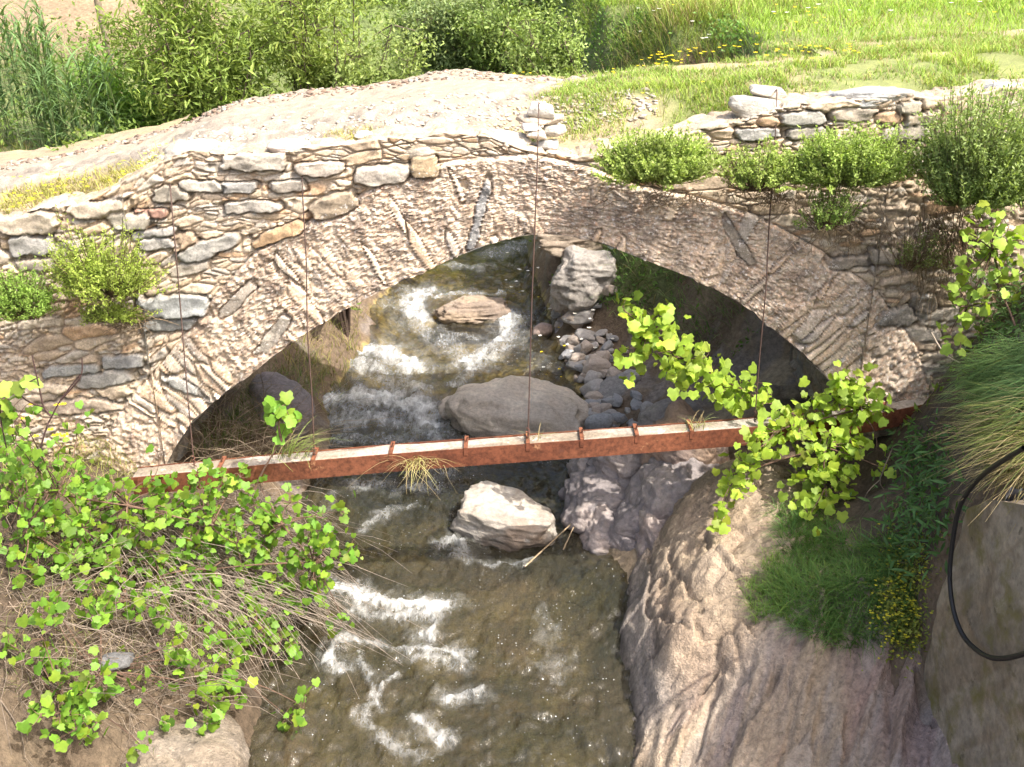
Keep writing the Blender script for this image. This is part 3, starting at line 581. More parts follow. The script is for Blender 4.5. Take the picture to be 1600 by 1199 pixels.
stepz = lerp(stepz, tz, .12*(1-low)*sstep(.1, .35, OZ)*sstep(-.1, .25, fbm(P3(OX*1.3, OY*1.3), 3, 309)+.15))
CR = [[(1012, 840), (1020, 900), (1010, 958), (1045, 970), (1075, 992)], [(1122, 1003), (1118, 1030), (1135, 1048), (1165, 1066)], [(1135, 1000), (1152, 1025), (1163, 1060)], [(1104, 832), (1112, 870), (1150, 900), (1172, 918)], [(1060, 890), (1078, 930), (1098, 958)], [(1020, 985), (1030, 1020), (1005, 1040)], [(1060, 1075), (1095, 1060), (1120, 1040)], [(1170, 915), (1190, 935)], [(1425, 1075), (1440, 1110), (1460, 1140)], [(1085, 975), (1100, 1000), (1130, 1002)], [(1180, 1100), (1215, 1075)], [(1045, 870), (1052, 905)]]
cut = np.zeros(OX.shape)
wx = OX+.02*fbm(P3(OX*9, OY*9), 3, 310); wy = OY+.02*fbm(P3(OX*9, OY*9), 3, 311)
for L in CR:
    P = []
    for u, v in L:
        z = .6
        for _ in range(5): q0 = at(u, v, z=z); z = float(fo(np.array([q0[0]]), np.array([q0[1]]))[0])
        P.append((q0[0], q0[1]))
    dd, _ = seg_dist(wx, wy, P); cut = np.maximum(cut, sstep(.03, .0, dd))
stepz = stepz-.045*cut
oc = np.array((.41, .325, .23))+np.zeros(OX.shape+(3,)); gc = oc
over((.47, .375, .27), sstep(0, .3, lump)); over((.40, .305, .22), sstep(.0, .35, fbm(P3(OX*1.7, OY*1.7, OZ*2), 4, 312))*.7)
over((.32, .285, .25), left*sstep(.6, .25, OZ)*.9)
over((.30, .255, .235), low*sstep(-.15, .2, fbm(P3(p_*.7, q_*3.5), 4, 313))*.85); over((.40, .275, .205), low*sstep(.05, .3, fbm(P3(p_*.9+5, q_*4.5), 4, 314))*.8); over((.34, .24, .21), low*sstep(2.1, 2.4, OX)*.6)
over((.12, .10, .08), cut*.6); over((.40, .35, .30), low*sstep(.1, .3, fbm(P3(p_*2+9, q_*9), 3, 315))*.5)
gc = gc*(1-.55*sstep(.10, .02, stepz-.04*lump))[..., None]
tag(mesh('rock_outcrop', np.stack((OX, OY, stepz), -1), grid_faces(len(ox_), len(oy_)), M['bedrock'], col=gc.reshape(-1, 3)), 'large tan bedrock outcrop with pinkish grey bands sloping down to the stream', 'rock')
# the folded grey rock beside it
gb = MB()
for (u, v, y, sx, sy, sz, sd, rt, cc) in [(960, 815, 8.75, .50, .42, .42, 401, .2, GREY), (990, 888, 8.1, .34, .30, .34, 402, -.2, GREY), (1000, 755, 9.0, .50, .40, .36, 403, .3, GREY), (1075, 735, 8.55, .42, .42, .40, 404, -.3, ((.38, .29, .21), (.30, .24, .2), (.42, .36, .3))), (1055, 800, 8.2, .42, .4, .46, 405, .1, GREY), (930, 770, 9.2, .28, .3, .3, 406, .4, GREY), (955, 868, 8.3, .36, .3, .34, 407, .3, GREY), (1022, 835, 8.2, .40, .36, .42, 408, -.2, GREY), (1030, 890, 7.8, .26, .3, .36, 409, .2, ((.36, .31, .27), (.29, .26, .24), (.4, .36, .31)))]:
    p = at(u, v, y=y); Vv, F, P = rock_pts((p[0], p[1]+.05, p[2]-sz*.42+.26), (sx*1.1, sy*1.1, sz*1.1), sd, 6, ncut=12, rough=.15, strata=.11, rot=(.1, .25, rt), soft=9, layer=(1.5, 1.2, 4))
    lil = tuple(tuple(np.array(c)*np.array((1.06, 1.0, 1.02))) for c in cc)
    gb.add(Vv, F, rock_col(P, sd, *lil, wl=.0, V=Vv))
tag(gb.build('rock_outcrop', M['rock']), 'folded lilac grey rock mass running from the beam down to the dark water', 'rock')
# pale boulder in the near left corner, and a slate piece on the earth
p = at(262, 1150, z=.45)
rock('boulder', 'pale buff boulder under the vine in the near left corner', 'boulder', (p[0]+.02, p[1]-.15, .12), (.58, .62, .52), 411, ((.27, .225, .17), (.22, .18, .135), (.31, .265, .21)), 'bedrock', wl=.02, lvl=6, ncut=8, rough=.08, soft=7, rot=(0, .15, .3))
p = at(180, 1035, z=.85)
rock('flat_slab', 'small slate piece on the bare earth of the left bank', 'stone', (p[0], p[1], p[2]), (.12, .10, .05), 412, ((.15, .15, .15), (.11, .11, .11)), lvl=4, soft=14)
# rough lumps of earth on the left bank
# ------------------------------------------------------------------ the stream
wxs = np.arange(-2.9, 1.7, .02); wys = np.arange(2.6, 20.5, .022)
WX, WY = np.meshgrid(wxs, wys, indexing='ij')
foam = np.zeros(WX.shape)
fw1 = WX+.10*fbm(P3(WX*3, WY*3), 3, 501)+.03*vnoise(P3(WX*12, WY*12), 502); fw2 = WY+.12*fbm(P3(WX*3, WY*3), 3, 503)+.03*vnoise(P3(WX*12, WY*12), 504)
FOAM = [([(500, 540), (560, 545), (610, 550), (640, 575)], .20, .95), ([(510, 545), (560, 570), (620, 600), (655, 610)], .30, .62), ([(505, 630), (560, 620), (610, 620), (650, 640), (670, 665)], .20, .95), ([(520, 660), (580, 655), (640, 660), (670, 680)], .30, .66), ([(545, 690), (620, 690)], .25, .5),
  ([(665, 455), (640, 475), (655, 500)], .22, .9), ([(640, 500), (690, 535), (730, 560)], .25, .5), ([(680, 470), (720, 456), (775, 460)], .07, .6), ([(735, 570), (760, 545), (790, 525), (800, 490)], .17, .9), ([(715, 600), (740, 580), (790, 545)], .14, .6), ([(770, 400), (810, 385), (850, 375)], .3, .52), ([(700, 415), (750, 418)], .12, .45), ([(690, 500), (700, 525), (740, 530)], .07, .45),
  ([(525, 930), (560, 930), (600, 942)], .09, 1.0), ([(600, 945), (650, 948), (690, 945)], .075, .95), ([(560, 960), (620, 965), (670, 965)], .09, .6), ([(672, 950), (665, 985), (675, 1005)], .05, .75), ([(550, 995), (525, 1010), (520, 1030), (545, 1040)], .05, .8), ([(545, 1000), (580, 1000), (640, 1010), (700, 1025)], .03, .62), ([(655, 1020), (690, 1025), (715, 1030)], .05, .75), ([(650, 1035), (700, 1040)], .05, .5),
  ([(700, 1095), (735, 1085), (745, 1085)], .045, .85), ([(660, 1140), (690, 1160)], .035, .7), ([(560, 1020), (575, 1060), (600, 1110)], .03, .5), ([(620, 1050), (600, 1085), (575, 1110)], .03, .52), ([(560, 1110), (600, 1150), (660, 1190)], .05, .42), 
  ([(680, 855), (700, 845), (715, 870)], .06, .62), ([(700, 870), (760, 885), (820, 880)], .05, .5), ([(560, 755), (620, 765), (680, 760)], .12, .5), ([(590, 800), (640, 790)], .05, .4), ([(560, 830), (590, 815), (610, 800)], .04, .5), ([(640, 720), (700, 735)], .2, .42)]
for L, w, s in FOAM:
    P = [tuple(at_water(u, v)[:2]) for u, v in L]; dd, _ = seg_dist(fw1, fw2, P)
    foam = np.maximum(foam, np.maximum(.92*s*np.exp(-(dd/(w*1.05+.012))**2), .42*s*np.exp(-(dd/(w*2.6+.05))**2)))
str_ = fbm(P3(WX*2.2+.5*fw1, WY*1.1), 4, 505)
foam = np.maximum(foam, .24*sstep(.22, .42, ridged(P3(WX*2.4, WY*1.5), 3, 506))*sstep(.0, .3, str_)*sstep(.9, .3, WX))
foam = foam*(1+.45*fbm(P3(WX*6, WY*6), 3, 513)); WZ = water_z(WY)+.036*fbm(P3(WX*3.2+foam, WY*2.4), 3, 507)+.046*fbm(P3(WX*7+foam*2, WY*5), 3, 508)+.022*fbm(P3(WX*24, WY*18), 2, 509)+foam*(.045+.05*fbm(P3(WX*9, WY*9), 4, 510)+.03*fbm(P3(WX*30, WY*30), 2, 512))
m, n, b, o = newmat('stream_water'); M['water'] = m
tc = nd(n, 'ShaderNodeTexCoord').outputs['Object']
def mth(op, a, b, c=None, cl=False):
    x = nd(n, 'ShaderNodeMath', operation=op); x.use_clamp = cl
    for i_, v in enumerate((a, b, c)):
        if v is None: continue
        if hasattr(v, 'is_linked'): n.links.new(v, x.inputs[i_])
        else: x.inputs[i_].default_value = v
    return x.outputs[0]
mp = nd(n, 'ShaderNodeMapping'); mp.inputs['Scale'].default_value = (1.5, .75, 1); n.links.new(tc, mp.inputs['Vector'])
bp = nd(n, 'ShaderNodeBump', Strength=.65, Distance=.045); n.links.new(noise(n, 9, 4, .6, mp.outputs[0]), bp.inputs['Height'])
turb = mixc(n, 'MIX', mixc(n, 'OVERLAY', .75, ramp(n, noise(n, .9, 4, .6, tc), [(.36, (0, 0, 0)), (.66, (1, 1, 1))]), ramp(n, noise(n, 4.5, 6, .7, mp.outputs[0]), [(.34, (0, 0, 0)), (.66, (1, 1, 1))])), (.056, .058, .043), (.108, .094, .064))
dif = nd(n, 'ShaderNodeBsdfDiffuse'); n.links.new(turb, dif.inputs['Color']); b2 = nd(n, 'ShaderNodeBump', Strength=1.0, Distance=.07); n.links.new(noise(n, 6, 7, .62, mp.outputs[0]), b2.inputs['Height']); n.links.new(b2.outputs[0], dif.inputs['Normal'])
tr = nd(n, 'ShaderNodeBsdfTransparent'); tr.inputs['Color'].default_value = (.72, .69, .52, 1)
sx_ = nd(n, 'ShaderNodeSeparateXYZ'); n.links.new(nd(n, 'ShaderNodeNewGeometry').outputs['Position'], sx_.inputs[0]); up_ = ramp(n, mth('MULTIPLY_ADD', sx_.outputs[1], .2, -1.9, True), [(0, (0, 0, 0)), (1, (1, 1, 1))])
mt = nd(n, 'ShaderNodeMixShader')
n.links.new(mth('MULTIPLY_ADD', up_, -.30, .45), mt.inputs[0]); n.links.new(tr.outputs[0], mt.inputs[1]); n.links.new(dif.outputs[0], mt.inputs[2])
gl = nd(n, 'ShaderNodeBsdfGlossy', Roughness=.06); n.links.new(bp.outputs[0], gl.inputs['Normal'])
fr_ = nd(n, 'ShaderNodeFresnel', IOR=1.42); n.links.new(bp.outputs[0], fr_.inputs['Normal'])
m2 = nd(n, 'ShaderNodeMixShader'); n.links.new(fr_.outputs[0], m2.inputs[0]); n.links.new(mt.outputs[0], m2.inputs[1]); n.links.new(gl.outputs[0], m2.inputs[2])
fa = nd(n, 'ShaderNodeAttribute', attribute_name='foam').outputs['Fac']
wn = nd(n, 'ShaderNodeTexNoise', Scale=5.0, Detail=4.0); n.links.new(tc, wn.inputs['Vector'])
wa = nd(n, 'ShaderNodeVectorMath', operation='MULTIPLY_ADD'); n.links.new(wn.outputs['Color'], wa.inputs[0]); wa.inputs[1].default_value = (.16, .16, .1); n.links.new(mp.outputs[0], wa.inputs[2])
def lace(scale, wd):
    v = nd(n, 'ShaderNodeTexVoronoi', Scale=scale); v.feature = 'DISTANCE_TO_EDGE'; n.links.new(wa.outputs[0], v.inputs['Vector'])
    return ramp(n, v.outputs['Distance'], [(0.0, (1, 1, 1)), (wd, (0, 0, 0))])
lc = mth('MAXIMUM', lace(9, .16), mth('MULTIPLY', lace(24, .22), .8))
fn1 = noise(n, 10, 10, .8, wa.outputs[0]); fn2 = noise(n, 4, 4, .6, wa.outputs[0])
core = mth('MULTIPLY_ADD', mth('ADD', fa, mth('MULTIPLY_ADD', fn1, 2.2, -1.1)), 1.15, -.42, True)
veil = mth('MULTIPLY', ramp(n, mth('ADD', fa, mth('MULTIPLY_ADD', fn2, .5, -.25)), [(.16, (0, 0, 0)), (.62, (1, 1, 1))]), mth('MULTIPLY_ADD', lc, .30, .06))
def flecks(scale, size, dens):
    v = nd(n, 'ShaderNodeTexVoronoi', Scale=scale); n.links.new(tc, v.inputs['Vector'])
    return mth('MULTIPLY', mth('LESS_THAN', v.outputs['Distance'], size), mth('GREATER_THAN', nd_sep(v.outputs['Color']), dens))
def nd_sep(c):
    x = nd(n, 'ShaderNodeSeparateColor'); n.links.new(c, x.inputs[0]); return x.outputs[0]
fk = mth('MULTIPLY', mth('MAXIMUM', flecks(18, .09, .86), flecks(34, .15, .86)), ramp(n, noise(n, 1.6, 3, .6, tc), [(.42, (0, 0, 0)), (.6, (.8, .8, .8))]))
ml = nd(n, 'ShaderNodeMath', operation='MAXIMUM'); n.links.new(core, ml.inputs[0]); n.links.new(mth('MAXIMUM', veil, fk), ml.inputs[1])
fd = nd(n, 'ShaderNodeBsdfDiffuse'); fd.inputs['Color'].default_value = (.74, .76, .76, 1)
fb = nd(n, 'ShaderNodeBump', Strength=.6, Distance=.03); n.links.new(noise(n, 34, 5, .7, tc), fb.inputs['Height']); n.links.new(fb.outputs[0], fd.inputs['Normal'])
mf = nd(n, 'ShaderNodeMath', operation='MULTIPLY'); n.links.new(ml.outputs[0], mf.inputs[0]); mf.inputs[1].default_value = .93
m3 = nd(n, 'ShaderNodeMixShader'); n.links.new(mf.outputs[0], m3.inputs[0]); n.links.new(m2.outputs[0], m3.inputs[1]); n.links.new(fd.outputs[0], m3.inputs[2])
n.links.new(m3.outputs[0], o.inputs['Surface'])
tag(mesh('water', np.stack((WX, WY, WZ), -1), grid_faces(len(wxs), len(wys)), m, attr={'foam': foam}), kind='structure')

# ------------------------------------------------------------------ the rusty channel beam, its straps and the wires
BF = [(205, 747, 7.15), (300, 738, 7.2), (420, 726, 7.25), (600, 711, 7.3), (830, 693.5, 7.36), (1040, 678, 7.43), (1160, 669, 7.5), (1290, 658, 7.62), (1370, 647, 7.72), (1480, 625, 7.86)]
BP = np.array([at(u, v, y=y) for u, v, y in BF])
tB = np.linspace(0, len(BF)-1, 160); BC = np.stack([np.interp(tB, range(len(BF)), BP[:, k]) for k in range(3)], -1)
BC[:, 2] += .006*fbm(P3(tB*.7, 0), 3, 601)
def sweep(prof):
    prof = np.array(prof); k = len(prof)
    V = BC[:, None, :]+np.stack((np.zeros(k), prof[:, 0], prof[:, 1]), -1)[None]
    i = np.arange(len(BC)*k).reshape(len(BC), k); j = np.roll(i, -1, 1)
    return V.reshape(-1, 3), [np.stack((i[:-1], j[:-1], j[1:], i[1:]), -1).reshape(-1, 4), np.array([i[0][::-1], i[-1]])]
beam = thing('channel_beam', BC[80]-np.array((0, 0, .17)), 'rusty steel channel beam filled with concrete, crossing the stream before the arch', 'beam')
def steel(name, prof):
    V, F = sweep(prof); c = lerp(np.array((.17, .058, .030)), np.array((.235, .088, .046)), sstep(-.2, .3, fbm(V*1.7, 3, 602))[:, None])
    mesh(name, V, F, M['rust'], beam, col=c, smooth=False)
HB, DB = .165, .20
steel('web_plate', [(0, 0), (.008, 0), (.008, -HB+.008), (DB-.008, -HB+.008), (DB-.008, -.012), (DB, -.012), (DB, -HB), (0, -HB)])
nf = 14; fy = np.linspace(.0085, DB-.009, nf); zz = np.concatenate(([-.03], np.full(nf-2, -.012), [-.03]))
FV = BC[:, None, :]+np.stack((np.zeros(nf), fy, zz), -1)[None]; FV = np.repeat(FV, 6, 0)
FV[:, :, 0] = np.interp(np.linspace(0, 159, 960), range(160), BC[:, 0])[:, None]; FV[:, :, 2] = np.interp(FV[:, :, 0], BC[:, 0], BC[:, 2])+zz[None]+.012*fbm(P3(FV[:, :, 0]*4, fy[None]*9), 4, 603)
FV[:, :, 1] = np.interp(FV[:, :, 0], BC[:, 0], BC[:, 1])+fy[None]
fc = lerp(np.array((.28, .235, .18)), np.array((.40, .36, .31)), sstep(-.2, .2, fbm(P3(FV[..., 0]*2, fy[None]*8), 3, 604))[..., None])
mesh('concrete_fill', FV, grid_faces(960, nf), M['fill'], beam, col=fc.reshape(-1, 3))
def beam_at(u, v): 
    x = at(u, v, y=7.36)[0]; return np.array([x, np.interp(x, BC[:, 0], BC[:, 1]), np.interp(x, BC[:, 0], BC[:, 2])])
for u, v in [(350, 732), (493, 722), (612, 712), (728, 702), (825, 694), (910, 688), (997, 682), (1085, 675), (1300, 657), (1420, 637)]:
    p = beam_at(u, v); s = MB(); s.box((p[0]-.016, p[1]-.006, p[2]+.002), (p[0]+.016, p[1]+DB+.004, p[2]+.012), (.22, .085, .045)); s.box((p[0]-.016, p[1]-.0065, p[2]-.06), (p[0]+.016, p[1]-.0005, p[2]+.0015), (.21, .075, .04)); s.tube([p+(0, .10, .012), p+(0.01, .10, .05)], .008, .008, (.18, .08, .05), 6)
    s.build('strap', M['rust'], beam, smooth=False)
for (u0, v0, u1, v1, lab) in [(262, 236, 310, 731, 'thin rusty wire hanging from the lichen covered cap stone at far left'), (470, 222, 493, 720, 'thin rusty wire hanging from the broken grey cap stone to the beam'), (842, 160, 825, 693, 'thin rusty wire tied over the little cairn and hooked to the beam'), (1214, 140, 1190, 667, 'thin rusty wire running down from the tilted slab on the right wall')]:
    b0 = beam_at(u1, v1)+np.array((0, .07, .01)); t0 = at(u0, v0, y=8.12); mid = at(u0+(u1-u0)*.13, v0+(v1-v0)*.17, y=7.86)
    s = MB(); back = t0+np.array((.03, .35, -.12)); r = np.random.default_rng(int(u0))
    pts = [back, t0, mid]+[lerp(mid, b0, t)+np.array((r.normal(0, .006), -.02*sin(t*pi), 0)) for t in (.25, .5, .75)]+[b0]
    s.tube(pts, .0055, .0055, (.085, .052, .042), 5)
    th = np.linspace(0, 5*pi, 30); s.tube(np.stack((b0[0]+.014*np.cos(th), b0[1]+.014*np.sin(th), b0[2]+.10*np.linspace(0, 1, 30)), -1), .004, .004, (.15, .07, .05), 4)
    tag(s.build('hanging_wire', M['wire']), lab, 'wire', 'wires holding the beam')

# ------------------------------------------------------------------ the concrete wall in the near right corner, the hose, the torn sheet
cw_y = np.arange(2.4, 5.32, .03); cw_t = np.linspace(0, 1, 60)
CY = np.repeat(cw_y[:, None], 60, 1); CTt = np.repeat(cw_t[None], len(cw_y), 0)
ctop = np.interp(CY, [2.4, 4.4, 4.9, 5.32], [3.0, 2.75, 2.5, 2.15])
CZ = .5+(ctop-.5)*CTt
CX = 2.62+.07*CTt+.03*fbm(P3(0, CY*2, CZ*2), 4, 701)+.012*fbm(P3(0, CY*9, CZ*9), 4, 702)+.08*sstep(5.15, 5.32, CY)**2
ccol = lerp(np.array((.32, .25, .17)), np.array((.235, .195, .14)), sstep(-.2, .25, fbm(P3(1, CY*1.2, CZ*1.2), 3, 703))[..., None])
ccol = lerp(ccol, np.array((.42, .38, .30)), (.35*sstep(.2, .35, ridged(P3(0, (CY*.75+CZ*.55)*6, (CZ*.75-CY*.55)*.7), 3, 704)))[..., None])
wl_ = thing('concrete_wall', (2.65, 4, .5), 'mossy weathered concrete wall face at the near right corner', 'wall')
mesh('wall_face', np.stack((CX, CY, CZ), -1), grid_faces(len(cw_y), 60)[:, ::-1], M['concrete'], wl_, col=ccol.reshape(-1, 3))
s = MB(); cyy = np.repeat(cw_y[:, None], 12, 1); qx = np.repeat(np.linspace(0, .5, 12)[None], len(cw_y), 0)
s.add(np.stack((CX[:, -1:]+qx, cyy, ctop[:, :1]+.03*fbm(P3(qx*5, cyy*5), 3, 705)*(qx > .01)), -1), grid_faces(len(cw_y), 12), (.28, .23, .17))
ce = np.repeat(cw_t[:, None], 12, 1); qe = np.repeat(np.linspace(0, .5, 12)[None], 60, 0)
s.add(np.stack((CX[-1][:, None]+qe, 5.32+.02*vnoise(P3(qe*4, ce*6), 7)*(qe > .01), np.repeat(CZ[-1][:, None], 12, 1)), -1), grid_faces(60, 12), (.26, .21, .16))
s.build('wall_edge', M['concrete'], wl_)
hp = [at(u, v, y=y)+np.array((-.05, 0, 0)) for u, v, y in [(1600, 700, 5.55), (1545, 735, 5.5), (1515, 765, 5.42), (1497, 800, 5.36), (1488, 850, 5.30), (1484, 900, 5.20), (1489, 950, 5.08), (1503, 990, 4.92), (1525, 1015, 4.74), (1555, 1029, 4.56), (1600, 1022, 4.38), (1680, 990, 4.18)]]; hp = [CAM+ray(*uv)*(min(2.585, q[0])/ray(*uv)[0]) for q, uv in zip(hp, [(1600, 700), (1545, 735), (1515, 765), (1497, 800), (1488, 850), (1484, 900), (1489, 950), (1503, 990), (1525, 1015), (1555, 1029), (1600, 1022), (1680, 990)])]
hp = np.array(hp); ht = np.linspace(0, len(hp)-1, 90)
def smooth_path(P, n):
    P = np.asarray(P, float); t = np.linspace(0, len(P)-1, n); i = np.clip(t.astype(int), 0, len(P)-2); f = (t-i)[:, None]
    a = P[np.clip(i-1, 0, None)]; b_ = P[i]; c = P[i+1]; d_ = P[np.clip(i+2, None, len(P)-1)]
    return .5*((2*b_)+(c-a)*f+(2*a-5*b_+4*c-d_)*f**2+(3*b_-a-3*c+d_)*f**3)
s = MB(); s.tube(smooth_path(hp, 90), .0145, .0145, (.016, .016, .017), 8)
tag(s.build('hose', M['hose']), 'black rubber hose looping down the mossy concrete wall', 'hose')
gx_ = np.linspace(-1, 1, 26); SA, SB = np.meshgrid(gx_, gx_, indexing='ij'); p = at(1588, 782, y=4.95)
tag(mesh('torn_sheet', np.stack((p[0]+SA*.10, p[1]-.02+SB*.05+.05*fbm(P3(SA*3, SB*3), 3, 711), p[2]-.02+SB*-.12+.05*ridged(P3(SA*2, SB*.6), 3, 712)), -1), grid_faces(26, 26), M['hose'], col=np.tile((.16, .165, .18), (676, 1))), 'crumpled grey plastic sheet sticking out under the straw at the wall top', 'plastic sheet')
# ------------------------------------------------------------------ plants
def out_z(X, Y):
    i = np.clip(((X-ox_[0])/.0155).astype(int), 0, len(ox_)-1); j = np.clip(((Y-oy_[0])/.0155).astype(int), 0, len(oy_)-1)
    ok = (X > ox_[0]) & (X < ox_[-1]) & (Y > oy_[0]) & (Y < oy_[-1])
    return np.where(ok, stepz[i, j], -9)
def surf_z(X, Y):
    return np.maximum(np.maximum(ground_z(X, Y), out_z(X, Y)), -.05)
def hit(U, Vv, face=True, y0=2.5, y1=22):
    """where sight lines meet the banks, the rock or the face of the bridge"""
    U = np.asarray(U, float); Vv = np.asarray(Vv, float); a = (U-800)/FPX; b = (Vv-599.5)/FPX
    D = np.stack((a, cos(PITCH)-b*sin(PITCH), -sin(PITCH)-b*cos(PITCH)), -1)
    t = np.full(U.shape, y0)/D[:, 1]; done = np.zeros(U.shape, bool); step = .05
    for _ in range(int((y1-y0)/step)):
        P = CAM+D*t[:, None]; h_ = P[:, 2] < surf_z(P[:, 0], P[:, 1])
        if face: h_ |= (P[:, 1] > 7.9) & (P[:, 1] < 8.2) & ((P[:, 0] < INTP[0, 0]) | (P[:, 0] > INTP[-1, 0]) | (P[:, 2] > np.interp(P[:, 0], INTP[1:-1, 0], INTP[1:-1, 1])))
        done |= h_; t = np.where(done, t, t+step)
        if done.all(): break
    return CAM+D*t[:, None]
def rnd_dirs(r, n):
    v = r.normal(size=(n, 3)); return v/np.linalg.norm(v, axis=1, keepdims=True)
def shade(r, base, n, var=.22, yel=.10):
    c = np.array(base)[None]*(1+var*r.normal(size=(n, 1))*.8); c = c*np.array((1, 1, 1))+np.abs(r.normal(size=(n, 1)))*yel*np.array((.10, .07, .0)); return np.clip(c, .005, .9)
LV = np.array([(0, 0, 0), (.30, -.16, .02), (.50, .10, -.05), (.43, .31, .0), (.52, .52, -.06), (.31, .67, .0), (.16, .92, -.04), (0, 1.0, -.09), (-.16, .92, -.04), (-.31, .67, .0), (-.52, .52, -.06), (-.43, .31, .0), (-.50, .10, -.05), (-.30, -.16, .02), (0, .42, .05)], float); LV[:, 1] -= .1; LV[:, 0] *= 1.08
LF = np.array([(14, i, (i+1) % 14) for i in range(14)])
SV = np.array([(0, 0, 0), (.22, .45, .06), (0, 1, 0), (-.22, .45, .06)]); SF = np.array([(0, 1, 2), (0, 2, 3)])          # small leaf
EV = np.array([(0, 0, 0), (.11, .3, .03), (.09, .7, .0), (0, 1, -.08), (-.09, .7, .0), (-.11, .3, .03), (0, .5, -.03)]); EF = np.array([(6, i, (i+1) % 6) for i in range(6)])  # long leaf
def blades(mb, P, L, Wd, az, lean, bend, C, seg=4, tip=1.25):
    P = np.asarray(P, float); n = len(P); L = np.broadcast_to(L, (n,)); Wd = np.broadcast_to(Wd, (n,)); lean = np.broadcast_to(lean, (n,)); bend = np.broadcast_to(bend, (n,))
    dx, dy = np.cos(az), np.sin(az); sx, sy = -dy, dx; Vs = []
    for k in range(seg+1):
        t = k/seg; lat = L*(lean*t+bend*t*t); zz = L*np.maximum(t-.75*bend*t*t*np.maximum(lean, .25)*1.2-.35*bend*t**3, -1)
        c = np.stack((P[:, 0]+dx*lat, P[:, 1]+dy*lat, P[:, 2]+zz), -1); w = Wd*(1-t**1.5)*.5+.0004
        off = np.stack((sx*w, sy*w, np.zeros(n)), -1); Vs += [c-off, c+off]
    V = np.stack(Vs, 1); k = 2*(seg+1); q = np.array([(2*i, 2*i+1, 2*i+3, 2*i+2) for i in range(seg)])
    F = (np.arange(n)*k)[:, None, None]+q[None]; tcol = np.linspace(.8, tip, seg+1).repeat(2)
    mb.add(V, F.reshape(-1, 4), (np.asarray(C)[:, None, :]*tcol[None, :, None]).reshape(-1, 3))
def sprig_bush(name, label, cat, c, rad, nst, leaf, col, seed, up=.6, group=None, lpb=34, stem=(.20, .15, .09), droop=0, back=.35, parts=True, dead=.15, start=.45):
    """a cushion of leafy sprigs springing from one root"""
    r = np.random.default_rng(seed); c = np.asarray(c, float); rad = np.asarray(rad, float)
    root = thing(name, c-np.array((0, 0, rad[2]*.6)), label, cat, group)
    st = MB(); lf = MB(); tips = rnd_dirs(r, nst); tips[:, 2] = np.abs(tips[:, 2])*1.0*(1 if up > 0 else 1)-.35*(r.random(nst) < .45)
    tips[:, 1] = np.where(tips[:, 1] > back, -tips[:, 1], tips[:, 1])
    tips *= r.uniform(.72, 1.08, (nst, 1)); lob = (1+.36*vnoise(tips*2.0+seed, seed))*np.where(r.random(nst) < .12, 1.28, 1); tips = tips*lob[:, None]
    base = c-np.array((0, -.05, rad[2]*.55)); PL = []; DL = []
    for k in range(nst):
        e = c+tips[k]*rad; b0 = base+np.array((tips[k, 0]*rad[0]*.35, 0, r.uniform(-.02, .05)))
        m_ = lerp(b0, e, .55)+np.array((0, 0, -up*.12*rad[2]))-np.array((0, .06*abs(r.normal()), 0)); e = e+np.array((0, 0, up*.18*rad[2]))
        t = np.linspace(0, 1, 6)[:, None]; pts = (1-t)**2*b0+2*t*(1-t)*m_+t*t*e
        if k % 2 == 0 or r.random() < dead: st.tube(pts, .0045, .002, np.array(stem)*r.uniform(.7, 1.3), 3)
        if r.random() < dead*.4: continue
        tl = r.uniform(start, 1.03, lpb)[:, None]; pl = (1-tl)**2*b0+2*tl*(1-tl)*m_+tl*tl*e; tg = (e-m_)/(np.linalg.norm(e-m_)+1e-6)
        PL.append(pl+r.normal(0, .006, (lpb, 3))); DL.append(tg[None]*(.35+.4*up)+rnd_dirs(r, lpb)*.8)
    PL = np.concatenate(PL); DL = np.concatenate(DL); n = len(PL)
    cl = shade(r, col, n)*(1+.25*vnoise(PL*9+seed, 3))[:, None]
    lf.leaves(SV, SF, PL, DL, rnd_dirs(r, n)+np.array((0, -.4, .8)), leaf*r.uniform(.6, 1.25, n), cl)
    st.build('stems', M['bark'], root); lf.build('foliage', M['leaf'], root)
    return root
def pbush(u, v, ru, rv, y, *a, depth=.8, **k):
    p = at(u, v, y=y); s = np.linalg.norm(p-CAM)/FPX; return dict(c=p, rad=(ru*s, min(ru, rv)*s*depth, rv*s))
TH = 'low herb bushes growing out of the stonework'
def wallbush(u, v, ru, rv, y, label, n, leaf, col, seed, **k):
    d_ = pbush(u, v, ru, rv, y); return sprig_bush('herb_bush', label, 'bush', d_['c'], d_['rad'], n, leaf, col, seed, group=TH, **k)
YG = (.31, .40, .085); GG = (.34, .44, .13); BG = (.20, .29, .10)
wallbush(160, 430, 76, 66, 7.72, 'round yellow green bush on the left wall above the blue grey slab', 430, .024, YG, 901, up=.3)
wallbush(175, 490, 45, 26, 7.75, 'lower spreading lobe of bush beside the blue grey slab', 130, .022, YG, 907, up=.1, dead=.4)
wallbush(30, 468, 60, 56, 7.68, 'dense green bush just left of the round yellow green bush', 330, .024, (.23, .36, .08), 902, up=.3)
wallbush(1022, 258, 90, 52, 7.72, 'bright round bush on the wall top beside the thin brown slab', 440, .028, GG, 903, up=.75, lpb=54, start=.3, stem=(.22, .24, .09))
wallbush(1190, 274, 60, 44, 7.74, 'sparse wiry bush below the broad pale cap stone', 230, .025, GG, 904, up=.6, dead=.4, lpb=44)
wallbush(1325, 262, 98, 52, 7.70, 'wide bush of upright sprigs below the long blue grey slab', 470, .028, (.32, .43, .12), 905, up=.9, lpb=54, start=.3, stem=(.22, .24, .09))
